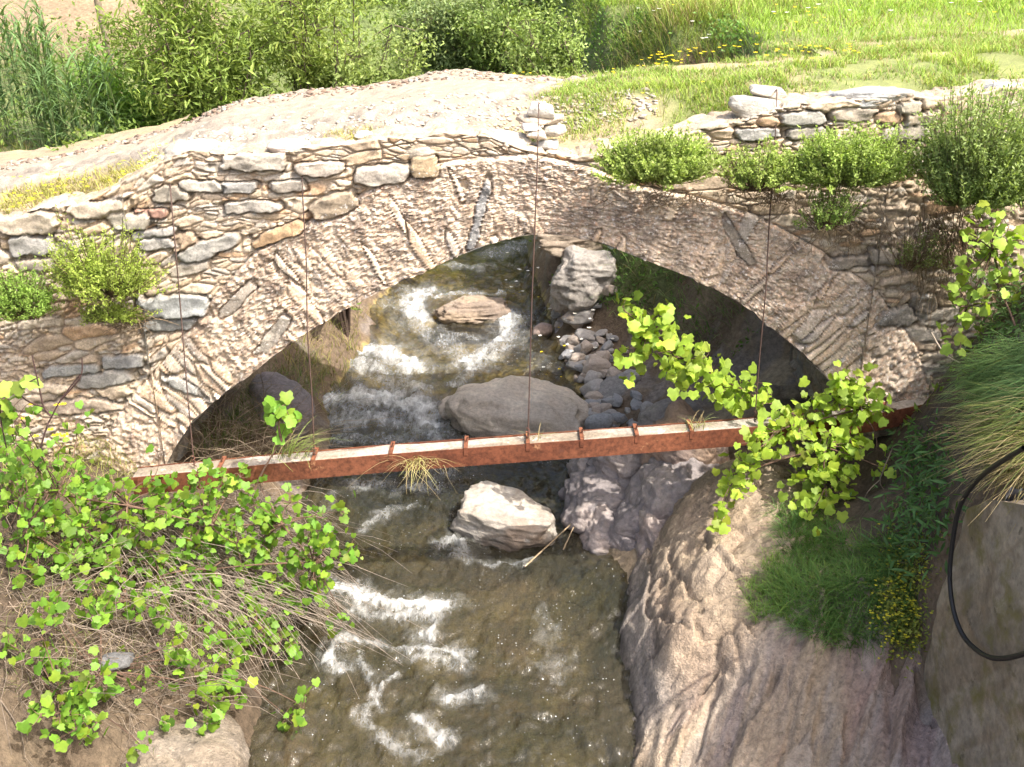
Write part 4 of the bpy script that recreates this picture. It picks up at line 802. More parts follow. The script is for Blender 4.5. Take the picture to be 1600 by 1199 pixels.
wallbush(1295, 330, 40, 52, 7.74, 'narrow tuft hanging below the wide bush of upright sprigs', 110, .022, (.24, .35, .10), 908, up=.4, dead=.4)
wallbush(1540, 262, 108, 100, 7.55, 'largest bush, tall and grey green, at the right end of the wall', 680, .030, (.29, .385, .14), 906, up=.9, lpb=56, start=.25, stem=(.2, .22, .09))
wallbush(1430, 395, 40, 50, 7.75, 'thin dying bush in the dry roots under the largest bush', 70, .018, (.2, .26, .09), 909, up=.3, dead=.8)
# dry roots and stems hanging on the right wall
def arcs(mb, A, B, lift, r, r0, r1, col, n=6, wob=.03, sides=3):
    for k in range(len(A)):
        a, b_ = A[k], B[k]; t = np.linspace(0, 1, n)[:, None]; m_ = (a+b_)/2+lift[k]
        p = (1-t)**2*a+2*t*(1-t)*m_+t*t*b_+r.normal(0, wob, (n, 3))*np.sin(t*pi)
        mb.tube(p, r0*r.uniform(.6, 1.3), r1, np.array(col)*r.uniform(.6, 1.35), sides)
r = np.random.default_rng(920); mb = MB()
for (u, v, su, sv, n, dy) in [(1475, 350, 70, 40, 160, 110), (1330, 345, 60, 20, 70, 50), (1200, 300, 60, 15, 70, 30), (1040, 305, 70, 10, 60, 22), (205, 500, 25, 15, 50, 18)]:
    U = r.normal(u, su*.5, n); Vv = r.normal(v, sv*.5, n); A = np.array([at(a, b_, y=7.72+.1*r.random()) for a, b_ in zip(U, Vv)])
    B = np.array([at(a+r.normal(0, 28), b_+dy*r.uniform(.3, 1.3), y=7.78+.1*r.random()) for a, b_ in zip(U, Vv)])
    arcs(mb, A, B, r.normal(0, .06, (n, 3))+np.array((0, -.08, .05)), r, .0035, .0015, (.30, .225, .14), wob=.02)
tag(mb.build('dry_stems', M['bark']), 'tangled brown dry stems hanging under the bushes of the wall', 'dry stems', kind='stuff')

# grape vines: canes with lobed leaves along them
def vine_leaves(mb, r, P, s0, s1, col, jit=.06, face=(-.0, -.55, .85), n_each=1):
    n = len(P); Pn = P+r.normal(0, jit, (n, 3)); N = np.array(face)+r.normal(0, .42, (n, 3)); D = r.normal(0, .8, (n, 3))+np.array((0, -.35, -.55))
    young = r.random(n) < .12
    c = shade(r, col, n, .30, .5); c[young] = c[young]*.65+np.array((.34, .38, .09))*.35
    mb.leaves(LV, LF, Pn, D, N, np.where(young, .45, 1)*r.uniform(s0, s1, n), c)
def canes_to(mb, r, P0, P1, col=(.16, .10, .07), r0=.006, sag=.05):
    for a, b_ in zip(P0, P1):
        t = np.linspace(0, 1, 7)[:, None]; m_ = (a+b_)/2+np.array((r.normal(0, .05), r.normal(0, .05), abs(r.normal(0, sag))))
        mb.tube((1-t)**2*a+2*t*(1-t)*m_+t*t*b_, r0, r0*.4, np.array(col)*r.uniform(.7, 1.3), 4)
VC = (.125, .27, .036)
def vine_from(name, label, clusters, hubs, seed, s0=.075, s1=.125, base=None, leafy=1.0, col=VC):
    """clusters: photo position, spread in px, number of leaves, distance"""
    r = np.random.default_rng(seed); st = MB(); lf = MB(); hh_ = hit(np.array([q[0] for q in hubs], float), np.array([q[1] for q in hubs], float), face=False)[:, 1]; H = np.array([at(u, v, y=min(y, e_-.06)) for (u, v, y), e_ in zip(hubs, hh_)]); CP = []
    root = thing(name, base if base is not None else H[0], label, 'vine')
    for h0, h1 in zip(H[:-1], H[1:]): canes_to(st, r, [h0], [h1], r0=.011)
    cu = np.array([(q[0], q[1]) for q in clusters], float); cy_ = hit(cu[:, 0], cu[:, 1], face=False)[:, 1]
    for ci, (u, v, sp, n, y) in enumerate(clusters):
        p = at(u, v, y=min(y, cy_[ci]-.14-.25*((ci*.37) % 1))); k = np.linalg.norm(p-CAM)/FPX; h_ = H[np.argmin(((H-p)**2).sum(1))]
        n = int(n*leafy); q_ = p+r.normal(0, 1, (n, 3))*np.array((sp*k*.62, .09, sp*k*.62))
        canes_to(st, r, [h_], [p], r0=.007); canes_to(st, r, np.repeat(p[None], max(1, n//3), 0), q_[::3][:max(1, n//3)], r0=.0035, sag=.02)
        vine_leaves(lf, r, q_, s0, s1, col, .02)
    st.build('canes', M['bark'], root); lf.build('leaves', M['vine'], root); return root
LC = [(30, 650, 24, 12, 5.9), (22, 690, 26, 14, 6.0), (60, 725, 34, 22, 6.2), (120, 752, 30, 18, 6.4), (30, 780, 36, 24, 6.1), (90, 800, 30, 20, 6.2), (180, 768, 28, 14, 6.6), (240, 748, 24, 10, 6.9), (310, 752, 24, 11, 6.9), (375, 745, 20, 7, 7.0), (60, 840, 30, 16, 6.2), (130, 825, 32, 20, 6.3), (200, 815, 30, 18, 6.5), (260, 800, 28, 15, 6.6), (330, 800, 28, 16, 6.7), (400, 790, 26, 12, 6.9), (455, 785, 20, 9, 7.0), (300, 845, 30, 20, 6.6), (370, 850, 28, 17, 6.7), (230, 860, 28, 15, 6.5), (430, 820, 24, 11, 6.9), (480, 845, 22, 11, 6.9), (500, 880, 18, 9, 6.9), (545, 862, 14, 8, 6.9), (490, 905, 14, 10, 6.8), (250, 905, 28, 17, 6.4), (190, 900, 24, 11, 6.3), (310, 890, 24, 12, 6.5), (170, 945, 22, 14, 6.2), (240, 960, 26, 14, 6.3), (300, 945, 26, 12, 6.4), (350, 985, 22, 10, 6.4), (400, 955, 22, 9, 6.6), (440, 930, 20, 8, 6.7), (380, 1005, 18, 10, 6.4), (440, 1000, 22, 13, 6.5), (460, 1005, 14, 6, 6.5), (270, 1010, 18, 7, 6.2), (290, 1045, 16, 8, 6.1), (360, 1045, 16, 7, 6.2), (160, 1060, 22, 12, 5.9), (140, 1085, 22, 14, 5.8), (95, 1120, 22, 13, 5.7), (120, 1140, 16, 6, 5.7), (370, 1080, 18, 12, 6.1), (330, 1130, 14, 6, 5.9), (450, 1120, 20, 13, 6.2), (475, 1105, 8, 4, 6.2), (520, 965, 10, 4, 6.7), (535, 966, 9, 4, 6.7), (225, 1170, 16, 6, 5.6), (85, 950, 16, 6, 6.0), (20, 1010, 20, 8, 5.8), (60, 880, 20, 8, 6.1), (15, 860, 20, 10, 6.0)]
HB_ = [(40, 830, 6.2), (90, 770, 6.3), (200, 790, 6.6), (330, 820, 6.7), (440, 820, 6.9), (490, 880, 6.9), (330, 890, 6.5), (250, 900, 6.4), (200, 940, 6.3), (300, 980, 6.4), (400, 980, 6.5), (370, 1060, 6.2), (160, 1050, 6.0), (100, 1100, 5.8)]
rx = np.random.default_rng(930); EX = []
for (ua, ub, va, vb, k_) in [(0, 120, 660, 800, 16), (60, 420, 745, 880, 58), (380, 540, 790, 920, 13), (150, 470, 860, 1010, 22), (250, 470, 980, 1130, 9), (60, 220, 1020, 1150, 8), (0, 150, 830, 1040, 6)]:
    EX += [(rx.uniform(ua, ub), rx.uniform(va, vb), 15, int(rx.integers(5, 10)), 6.9) for _ in range(k_)]
vine_from('grape_vine', 'sprawling bright green vine covering the left bank and beam end', LC+EX, HB_, 931, s0=.035, s1=.078, leafy=1.75)
vine_from('grape_vine', 'small leafy vine shoot standing above the beam at left', [(440, 635, 14, 7, 7.0), (425, 655, 12, 5, 7.0), (455, 660, 14, 6, 7.0), (440, 680, 9, 3, 7.0)], [(395, 770, 7.0), (440, 690, 7.0), (440, 650, 7.0)], 932)
vine_from('grape_vine', 'vine branch reaching over the gravel bar with lime green leaves', [(975, 482, 10, 4, 8.0), (1000, 490, 18, 9, 8.0), (1015, 515, 26, 17, 7.95), (1045, 520, 24, 12, 7.95), (1000, 545, 24, 13, 7.95), (1050, 550, 26, 17, 7.9), (1080, 570, 24, 16, 7.9), (1060, 590, 20, 10, 7.85), (1110, 585, 22, 12, 7.85), (1130, 605, 24, 16, 7.8), (1165, 600, 18, 9, 7.8), (1150, 630, 18, 9, 7.75), (1190, 625, 20, 11, 7.7), (1100, 560, 14, 5, 7.85), (985, 575, 12, 4, 7.95), (1040, 480, 10, 3, 8.0)], [(1260, 655, 7.6), (1190, 630, 7.7), (1120, 595, 7.8), (1060, 560, 7.9), (1010, 515, 7.95), (975, 485, 8.0)], 933, s0=.06, s1=.105, leafy=2.0, col=(.28, .42, .06))
vine_from('grape_vine', 'lime green vine draped over the right end of the beam in two tails', [(1320, 590, 20, 12, 7.45), (1350, 610, 26, 20, 7.45), (1310, 625, 24, 16, 7.45), (1370, 640, 18, 10, 7.5), (1270, 640, 22, 13, 7.45), (1235, 645, 18, 8, 7.45), (1340, 650, 20, 10, 7.45), (1210, 675, 22, 14, 7.3), (1250, 680, 24, 16, 7.3), (1300, 675, 22, 12, 7.3), (1330, 690, 20, 12, 7.3), (1185, 700, 22, 14, 7.2), (1165, 725, 18, 11, 7.2), (1150, 745, 16, 10, 7.2), (1135, 770, 13, 7, 7.2), (1125, 800, 11, 5, 7.2), (1165, 760, 10, 4, 7.2), (1280, 710, 22, 15, 7.2), (1320, 720, 24, 17, 7.2), (1270, 745, 24, 18, 7.15), (1310, 750, 22, 16, 7.15), (1290, 775, 20, 13, 7.15), (1255, 785, 16, 9, 7.15), (1265, 805, 10, 4, 7.15), (1335, 695, 14, 6, 7.25), (1370, 700, 8, 2, 7.3), (1375, 730, 6, 2, 7.3)], [(1400, 640, 7.6), (1340, 640, 7.45), (1260, 660, 7.4), (1200, 690, 7.25), (1160, 740, 7.2), (1290, 700, 7.2), (1290, 760, 7.15)], 934, s0=.05, s1=.09, col=(.28, .42, .06), leafy=2.3)
vine_from('grape_vine', 'vine climbing beside the tall bush above the drooping grass', [(1530, 345, 18, 9, 7.2), (1560, 355, 22, 13, 7.15), (1590, 375, 20, 10, 7.1), (1535, 390, 20, 11, 7.15), (1575, 400, 22, 12, 7.1), (1520, 425, 20, 11, 7.15), (1550, 440, 18, 9, 7.1), (1500, 455, 16, 8, 7.15), (1535, 475, 18, 9, 7.1), (1500, 490, 14, 6, 7.1), (1485, 520, 14, 6, 7.1), (1500, 545, 12, 5, 7.1), (1580, 445, 18, 7, 7.05), (1515, 365, 10, 4, 7.2)], [(1590, 520, 7.0), (1560, 450, 7.1), (1550, 390, 7.15), (1510, 480, 7.1)], 935, s0=.055, s1=.095, col=(.26, .40, .07))
mb = MB(); CB = (.085, .05, .045)
for L in [[(62, 705), (72, 670), (81, 651), (95, 625), (125, 585)], [(81, 651), (68, 635), (60, 600), (50, 555)], [(68, 636), (45, 628), (22, 612), (5, 615)], [(95, 625), (125, 590), (128, 560)], [(0, 630), (2, 660), (10, 700)], [(22, 612), (40, 600), (60, 590)]]:
    mb.tube(smooth_path([at(u, v, y=5.9) for u, v in L], 14), .0065, .004, CB, 5)
rt_ = tag(mb.build('vine_cane', M['bark']), 'bare dark forked cane rising before the left wall with one leaf tuft', 'vine'); lf = MB(); r = np.random.default_rng(936)
vine_leaves(lf, r, np.array([at(u, v, y=5.9) for u, v in [(15, 610), (30, 600), (25, 622), (8, 628), (40, 594), (10, 645)]]), .09, .13, (.25, .38, .07), .01)
lf.build('leaves', M['vine'], rt_)
# dead bramble stems on the left bank
r = np.random.default_rng(941); mb = MB()
def scatter(n, u0, u1, v0, v1, r): return r.uniform(u0, u1, n), r.uniform(v0, v1, n)
def lift_to_cam(P, d): 
    w = CAM-P; return P+w/np.linalg.norm(w, axis=1, keepdims=True)*np.asarray(d)[:, None]
U, Vv = r.uniform(170, 430, 620), r.uniform(790, 960, 620); A = hit(U, Vv); A[:, 2] += r.uniform(-.02, .25, 620)
Bm = A+np.stack((r.normal(.62, .36, 620), r.normal(-.25, .35, 620), r.normal(-.35, .22, 620)), -1); gz = ground_z(Bm[:, 0], Bm[:, 1]); Bm[:, 2] = np.maximum(Bm[:, 2], np.maximum(gz, 0)+.08)
arcs(mb, A, Bm, np.stack((r.normal(0, .08, 620), r.normal(0, .08, 620), r.uniform(.1, .45, 620)), -1), r, .0038, .0014, (.30, .25, .20), n=7, wob=.018)
U, Vv = r.uniform(0, 330, 520), r.uniform(830, 1120, 520); A = hit(U, Vv); Bm = A+np.stack((r.normal(.1, .35, 520), r.normal(-.1, .25, 520), r.normal(.05, .18, 520)), -1); Bm[:, 2] = np.maximum(Bm[:, 2], ground_z(Bm[:, 0], Bm[:, 1])+.03)
arcs(mb, A, Bm, np.stack((r.normal(0, .08, 520), r.normal(0, .05, 520), r.uniform(.02, .25, 520)), -1), r, .004, .0014, (.26, .21, .16), n=6, wob=.02)
tag(mb.build('dead_bramble', M['bark']), 'mass of dead grey brown stems arching over the left bank to the water', 'dead bush', kind='stuff')
mb = MB(); U, Vv = r.uniform(285, 480, 170), r.uniform(640, 735, 170); A = hit(U, Vv, face=False); A[:, 1] = np.minimum(A[:, 1], 9.6); A[:, 2] = np.maximum(ground_z(A[:, 0], A[:, 1]), .02)
Bm = A+np.stack((r.normal(.15, .5, 170), r.normal(-.3, .4, 170), r.uniform(.1, .75, 170)), -1)
arcs(mb, A, Bm, np.stack((r.normal(0, .08, 170), r.normal(0, .08, 170), r.uniform(0, .3, 170)), -1), r, .0045, .0016, (.42, .34, .24), n=6, wob=.02)
tag(mb.build('dead_stems', M['bark']), 'pale dry stems leaning out of the dark under the left arch foot', 'dry stems', kind='stuff')
# ------------------------------------------------------------------ grass, flowers, background growth
def grass_px(mb, r, n, poly, L, Wd, col, az=None, lean=.35, bend=.5, face=False, var=.25, dry=0., dens=None):
    us = np.array([p[0] for p in poly]); vs = np.array([p[1] for p in poly]); U = r.uniform(us.min(), us.max(), n*3); Vv = r.uniform(vs.min(), vs.max(), n*3)
    ins = np.zeros(len(U), bool); m = len(poly)
    for i in range(m):
        x0, y0 = poly[i]; x1, y1 = poly[(i+1) % m]
        if y0 == y1: continue
        c = ((y0 > Vv) != (y1 > Vv)) & (U < (x1-x0)*(Vv-y0)/(y1-y0)+x0); ins ^= c
    U, Vv = U[ins][:n], Vv[ins][:n]; P = hit(U, Vv, face=face); grass_at(mb, r, P, L, Wd, col, az, lean, bend, var, dry)
def grass_at(mb, r, P, L, Wd, col, az=None, lean=.35, bend=.5, var=.25, dry=0.):
    n = len(P)
    if n == 0: return
    A = r.uniform(0, 2*pi, n) if az is None else r.normal(az, .85, n)
    C = shade(r, col, n, var, .3); d = r.random(n) < dry; C[d] = np.array((.36, .29, .16))*r.uniform(.5, 1.2, (d.sum(), 1))
    P = P.copy(); P[:, 2] -= .01
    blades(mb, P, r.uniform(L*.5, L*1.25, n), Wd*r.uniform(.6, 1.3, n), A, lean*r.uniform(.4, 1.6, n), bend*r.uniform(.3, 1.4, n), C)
def stuff(mb, name, label, cat, mat='grass'): return tag(mb.build(name, M[mat]), label, cat, kind='stuff')
r = np.random.default_rng(1001)
mb = MB(); grass_px(mb, r, 2600, [(1510, 590), (1540, 560), (1600, 540), (1660, 540), (1660, 660), (1540, 640)], .17, .008, (.10, .19, .07), az=pi*1.15, lean=.55, bend=1.0)
grass_px(mb, r, 1300, [(1530, 640), (1660, 620), (1660, 720), (1570, 720), (1530, 680)], .22, .007, (.15, .20, .06), az=pi*1.15, lean=.55, bend=.95, dry=.3)
grass_px(mb, r, 700, [(1550, 700), (1660, 690), (1660, 760), (1560, 750)], .2, .007, (.21, .19, .08), az=pi*1.2, lean=.6, bend=1.1, dry=.75)
stuff(mb, 'bank_grass', 'long drooping grass over the right bank, straw yellow lower down', 'grass')
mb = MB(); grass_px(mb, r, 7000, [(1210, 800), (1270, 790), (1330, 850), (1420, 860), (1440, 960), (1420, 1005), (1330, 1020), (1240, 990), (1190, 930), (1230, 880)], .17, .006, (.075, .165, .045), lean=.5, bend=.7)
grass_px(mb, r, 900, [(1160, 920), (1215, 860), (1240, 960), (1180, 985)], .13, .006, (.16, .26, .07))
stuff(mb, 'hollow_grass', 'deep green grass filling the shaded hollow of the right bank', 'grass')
def tuft(u, v, y, n, L, col, label, seed, az=None, lean=.4, bend=.6, dry=.2, z=None, spread=.05, drop=0):
    r = np.random.default_rng(seed); p = at(u, v, y=y); P = p+r.normal(0, 1, (n, 3))*np.array((spread, .03, .005)); mb = MB(); grass_at(mb, r, P, L, .006, col, az, lean, bend, .25, dry)
    return tag(mb.build('grass_tuft', M['grass']), label, 'grass tuft', 'grass tufts on the beam')
tuft(450, 712, 7.33, 70, .30, (.28, .38, .12), 'tall pale green grass tuft on the beam beside the vine shoot', 1011, az=-.2, lean=.5, spread=.09)
tuft(655, 722, 7.28, 70, .17, (.40, .38, .16), 'straw coloured tuft hanging off the beam above the white water', 1012, az=-pi/2, lean=.5, bend=1.5, dry=.6, spread=.07)
tuft(1090, 668, 7.5, 26, .15, (.34, .40, .18), 'thin spiky tuft on the beam left of the lime green vine', 1013, spread=.04)
tuft(838, 684, 7.45, 12, .13, (.30, .36, .14), 'few fine blades on the beam before the big boulder', 1014, spread=.05)
tuft(1275, 650, 7.6, 40, .16, (.26, .36, .12), 'green tuft on the beam among the lime green vine leaves', 1015, spread=.12)
# left under the arch, and the foot of the left wall
mb = MB(); grass_px(mb, r, 900, [(400, 600), (490, 545), (520, 590), (470, 640), (400, 690), (300, 720)], .30, .006, (.10, .17, .06), lean=.5, bend=.7, dry=.25)
grass_px(mb, r, 800, [(0, 700), (170, 690), (240, 740), (180, 770), (0, 800)], .14, .005, (.30, .34, .10), lean=.4, dry=.35, face=True)
grass_px(mb, r, 1200, [(0, 840), (330, 850), (360, 1050), (200, 1090), (0, 1100)], .14, .005, (.16, .22, .07), lean=.5, dry=.5)
stuff(mb, 'bank_weeds', 'thin weeds and grass growing on the left bank', 'weeds')
# leafy creeper on the dark bank below the right end of the beam
def leafy(name, label, cat, polys, seed, leaf, col, n, tmpl=(EV, EF), off=.12, group=None, kind=None, face=False, stems=60):
    r = np.random.default_rng(seed); PP = []
    for (u, v, su, sv, k) in polys:
        P = hit(r.normal(u, su, int(n*k)), r.normal(v, sv, int(n*k)), face=face); PP.append(lift_to_cam(P, r.uniform(.02, off, len(P))))
    P = np.concatenate(PP); o = thing(name, P.mean(0)-np.array((0, 0, np.ptp(P[:, 2])/2)), label, cat, group, kind); mb = MB(); m = len(P)
    mb.leaves(*tmpl, P, rnd_dirs(r, m)+np.array((-.2, -.3, -.1)), rnd_dirs(r, m)*.7+np.array((-.2, -.5, .8)), leaf*r.uniform(.6, 1.3, m), shade(r, col, m, .25, .1)); 
    st = mb; i = r.integers(0, m, stems); j = np.array([np.argsort(((P-P[a])**2).sum(1))[min(m-1, 12)] for a in i]); arcs(st, P[i]-.02, P[j], r.normal(0, .03, (stems, 3)), r, .003, .002, (.2, .15, .09), n=4, wob=.01); st.build('foliage', M['leaf'], o); return o
leafy('creeper', 'dark green pointed leaved creeper hanging below the right beam end', 'creeper', [(1435, 700, 24, 26, .3), (1450, 760, 26, 30, .35), (1420, 825, 30, 34, .35)], 1021, .085, (.085, .18, .06), 900, off=.35)
leafy('leafy_weed', 'dark leafy growth between the climbing vine and the drooping grass', 'weed', [(1575, 450, 22, 24, .6), (1565, 510, 25, 22, .6), (1580, 560, 22, 22, .5), (1540, 400, 30, 30, .3)], 1024, .07, (.10, .19, .06), 420, off=.25, face=True)
leafy('flowering_weed', 'yellowish small leaved weed beside the grass of the shaded hollow', 'weed', [(1400, 930, 18, 40, .6), (1420, 980, 16, 22, .3), (1420, 880, 20, 30, .3)], 1022, .03, (.22, .25, .05), 1900, tmpl=(SV, SF), off=.18)
mb = MB(); r = np.random.default_rng(1023); P = hit(r.normal(1300, 45, 900), r.normal(835, 12, 900)); 
# thin bare twigs below the beam
tw = MB()
for L in [[(1395, 700), (1375, 750), (1382, 770), (1368, 800), (1362, 790)], [(1375, 750), (1355, 770), (1352, 790), (1380, 810), (1420, 835)], [(1382, 770), (1400, 810), (1392, 830)]]: tw.tube(smooth_path([at(u, v, y=7.0) for u, v in L], 14), .0055, .003, (.32, .25, .18), 4)
tag(tw.build('bare_twig', M['bark']), 'crooked bare twig dangling between the vine tail and the creeper', 'twig')
tw = MB(); tw.tube(smooth_path([at(1455, 520, y=7.6), at(1475, 552, y=7.45), at(1500, 567, y=7.3)], 9), .008, .005, (.45, .38, .30), 5); tag(tw.build('bare_twig', M['bark']), 'pale bare stick at the wall edge above the drooping grass', 'twig')
tw = MB(); p0 = at_water(820, 890)+(0, 0, .03); p1 = at(900, 812, y=8.35); tw.tube([p0, (p0+p1)/2, p1], .009, .007, (.42, .32, .2), 5); tag(tw.build('reed_stalk', M['bark']), 'long dry stalk leaning from the water onto the grey rock', 'stalk')
tw = MB(); p0 = at_water(880, 862)+(0, 0, .02); p1 = at(898, 820, y=8.3); tw.tube([p0, (p0+p1)/2, p1], .007, .006, (.42, .32, .2), 5); tag(tw.build('reed_stalk', M['bark']), 'short dry stalk beside the long one on the grey rock', 'stalk')

# turf of the roadway and the meadow
def top_surface(X, Y):
    d = np.where((Y > 8.2) & (Y < 11.2), deck_z(X, Y), -9); return np.maximum(d, np.where((Y > 10.3), ground_z(X, Y), -9))
def turf(mb, r, n, x0, x1, y0, y1, L, Wd, col, dens, dry=.2, lean=.4, bend=.5):
    X = r.uniform(x0, x1, n); Y = r.uniform(y0, y1, n); k = r.random(n) < dens(X, Y); X, Y = X[k], Y[k]
    grass_at(mb, r, np.stack((X, Y, top_surface(X, Y)), -1), L, Wd, col, None, lean, bend, .25, dry)
r = np.random.default_rng(1031); cl_ = lambda X, Y, s, t0, t1, sd: sstep(t0, t1, fbm(P3(X*s, Y*s), 3, sd))
mb = MB()
turf(mb, r, 46000, .0, 6, 8.35, 10.12, .075, .007, (.20, .31, .07), lambda X, Y: cl_(X, Y, 1.6, -.3, .12, 16)*(1-deck_path(X, Y))*sstep(-.1, .5, X)*.9, dry=.2)
turf(mb, r, 16000, 2.6, 6.6, 9.9, 11.6, .10, .007, (.20, .31, .07), lambda X, Y: cl_(X, Y, 1.3, -.3, .1, 1030), dry=.25)
turf(mb, r, 9000, .4, 4.5, 8.4, 9.6, .13, .006, (.26, .36, .08), lambda X, Y: cl_(X, Y, 2.6, .08, .3, 1032), dry=.15)
turf(mb, r, 5000, -4.6, -2.6, 8.15, 8.75, .10, .006, (.36, .38, .10), lambda X, Y: cl_(X, Y, 2.2, -.25, .15, 1033)*(1-.8*deck_path(X, Y)), dry=.4)
turf(mb, r, 1800, -2.3, -.9, 8.2, 8.5, .08, .005, (.38, .36, .10), lambda X, Y: cl_(X, Y, 2.2, -.1, .2, 1034), dry=.4)
stuff(mb, 'turf', 'short patchy grass along the roadway of the bridge', 'grass')
mb = MB(); near_ = lambda Y: 1-.55*sstep(12, 20, Y)
turf(mb, r, 80000, .3, 9.0, 10.75, 20, .15, .008, (.235, .37, .065), lambda X, Y: np.clip(.55+cl_(X, Y, .7, -.2, .2, 1035), 0, 1)*sstep(10.9, 11.6, Y+.5*fbm(P3(X*.8, Y*.8), 3, 16))*(ground_z(X, Y) > 3.7), dry=.12)
turf(mb, r, 18000, -.2, 8.0, 13.2, 20, .42, .009, (.25, .35, .085), lambda X, Y: cl_(X, Y, .9, -.05, .2, 1036)*(ground_z(X, Y) > 3.4), dry=.25, lean=.3, bend=.45)
turf(mb, r, 9000, .1, 2.6, 11.3, 14.5, .40, .008, (.25, .33, .09), lambda X, Y: .9*(ground_z(X, Y) > 3.3), dry=.3, lean=.3)
stuff(mb, 'meadow', 'bright green meadow grass beyond the roadway at right', 'grass')
# wild flowers
def flowers(mb, r, P, s, colr):
    n = len(P)
    for k in range(5):
        a = k*2*pi/5+r.uniform(0, 6, n)*0; D = np.stack((np.cos(a)*np.ones(n), np.sin(a)*np.ones(n), .25*np.ones(n)), -1)
        mb.leaves(np.array([(0, 0, 0), (.3, .6, 0), (0, 1, 0), (-.3, .6, 0)]), SF, P, D, np.tile((0, -.3, 1.), (n, 1)), s*r.uniform(.7, 1.2, n), np.tile(colr, (n, 1)))
mb = MB(); YE = (.80, .62, .03); WHt = (.8, .78, .76)
def flw(n, x0, x1, y0, y1, hgt, s, c, sd, thr):
    X = r.uniform(x0, x1, n); Y = r.uniform(y0, y1, n); k = cl_(X, Y, 1.5, thr, thr+.1, sd) > .5; X, Y = X[k], Y[k]; flowers(mb, r, np.stack((X, Y, top_surface(X, Y)+r.uniform(.5, 1.1, len(X))*hgt), -1), s, c)
flw(70, -4.5, -2.9, 8.2, 8.8, .12, .020, YE, 1041, -.3); flw(110, 1.3, 3.3, 9.2, 11.0, .12, .024, YE, 1042, .0); flw(90, .0, 1.6, 8.6, 10.2, .1, .018, YE, 1043, -.1); flw(160, -.2, 6, 11, 15, .3, .022, YE, 1044, .1)
flw(260, -.1, 6, 11.5, 16, .45, .030, WHt, 1045, -.05)
P = np.array([at(u, v, y=7.5) for u, v in [(57, 682), (85, 681), (92, 679), (88, 686), (98, 682), (102, 680), (79, 672), (90, 633), (100, 632), (50, 632), (14, 652), (36, 655)]]); flowers(mb, r, P, .03, YE)
P = np.array([at(u, v, y=7.2) for u, v in [(1462, 649), (1470, 650), (1474, 659), (1473, 677), (1478, 657)]]); flowers(mb, r, P, .014, WHt)
P = lift_to_cam(hit(r.normal(1402, 20, 150), r.normal(945, 40, 150)), np.full(150, .2)); flowers(mb, r, P, .011, (.62, .55, .05))
stuff(mb, 'wildflowers', 'small yellow and white wildflowers scattered in the grass', 'flowers', 'petal')
# broken stone along both edges of the path
mb = MB(); r = np.random.default_rng(1051); Dv, Df = ico(1)
def rub_(n, xs_, ys_, s0, s1, cols):
    X = xs_; Y = ys_; Z = top_surface(X, Y)
    for k in range(n):
        sc = np.array((1, r.uniform(.6, 1), r.uniform(.25, .5)))*r.uniform(s0, s1); a = r.uniform(0, 6.3); V = Dv*(1+.25*r.normal(size=(len(Dv), 1))*.6)*sc; V = np.stack((V[:, 0]*cos(a)-V[:, 1]*sin(a), V[:, 0]*sin(a)+V[:, 1]*cos(a), V[:, 2]+.25*r.normal()*V[:, 0]), -1)
        mb.add(V+np.array((X[k], Y[k], Z[k]+.004)), Df, np.array(cols[r.integers(len(cols))])*r.uniform(.75, 1.2))
X = r.uniform(-5, .9, 900); fy_ = np.interp(X, [-9, -4, -2, -.6, .1, 1.2], [10.15, 10.08, 10.0, 9.97, 9.9, 10.0]); rub_(900, X, fy_+np.clip(r.normal(-.03, .12, 900), -.4, .06), .010, .038, [(.26, .19, .14), (.19, .14, .11), (.34, .28, .22), (.42, .38, .32), (.28, .20, .145)])
X = r.uniform(-3.2, 1.2, 1500); ny = np.interp(X, [-3.2, -2.2, -1.2, -.3, .1, 1.2], [8.45, 8.4, 8.35, 8.4, 8.5, 8.6]); rub_(1500, X, ny+np.abs(r.normal(0, .28, 1500)), .008, .032, [(.54, .49, .42), (.50, .45, .38), (.48, .42, .35), (.40, .33, .27), (.56, .52, .45)])
stuff(mb, 'rubble', 'broken shards of stone strewn along the edges of the pale path', 'rubble', 'gravel')
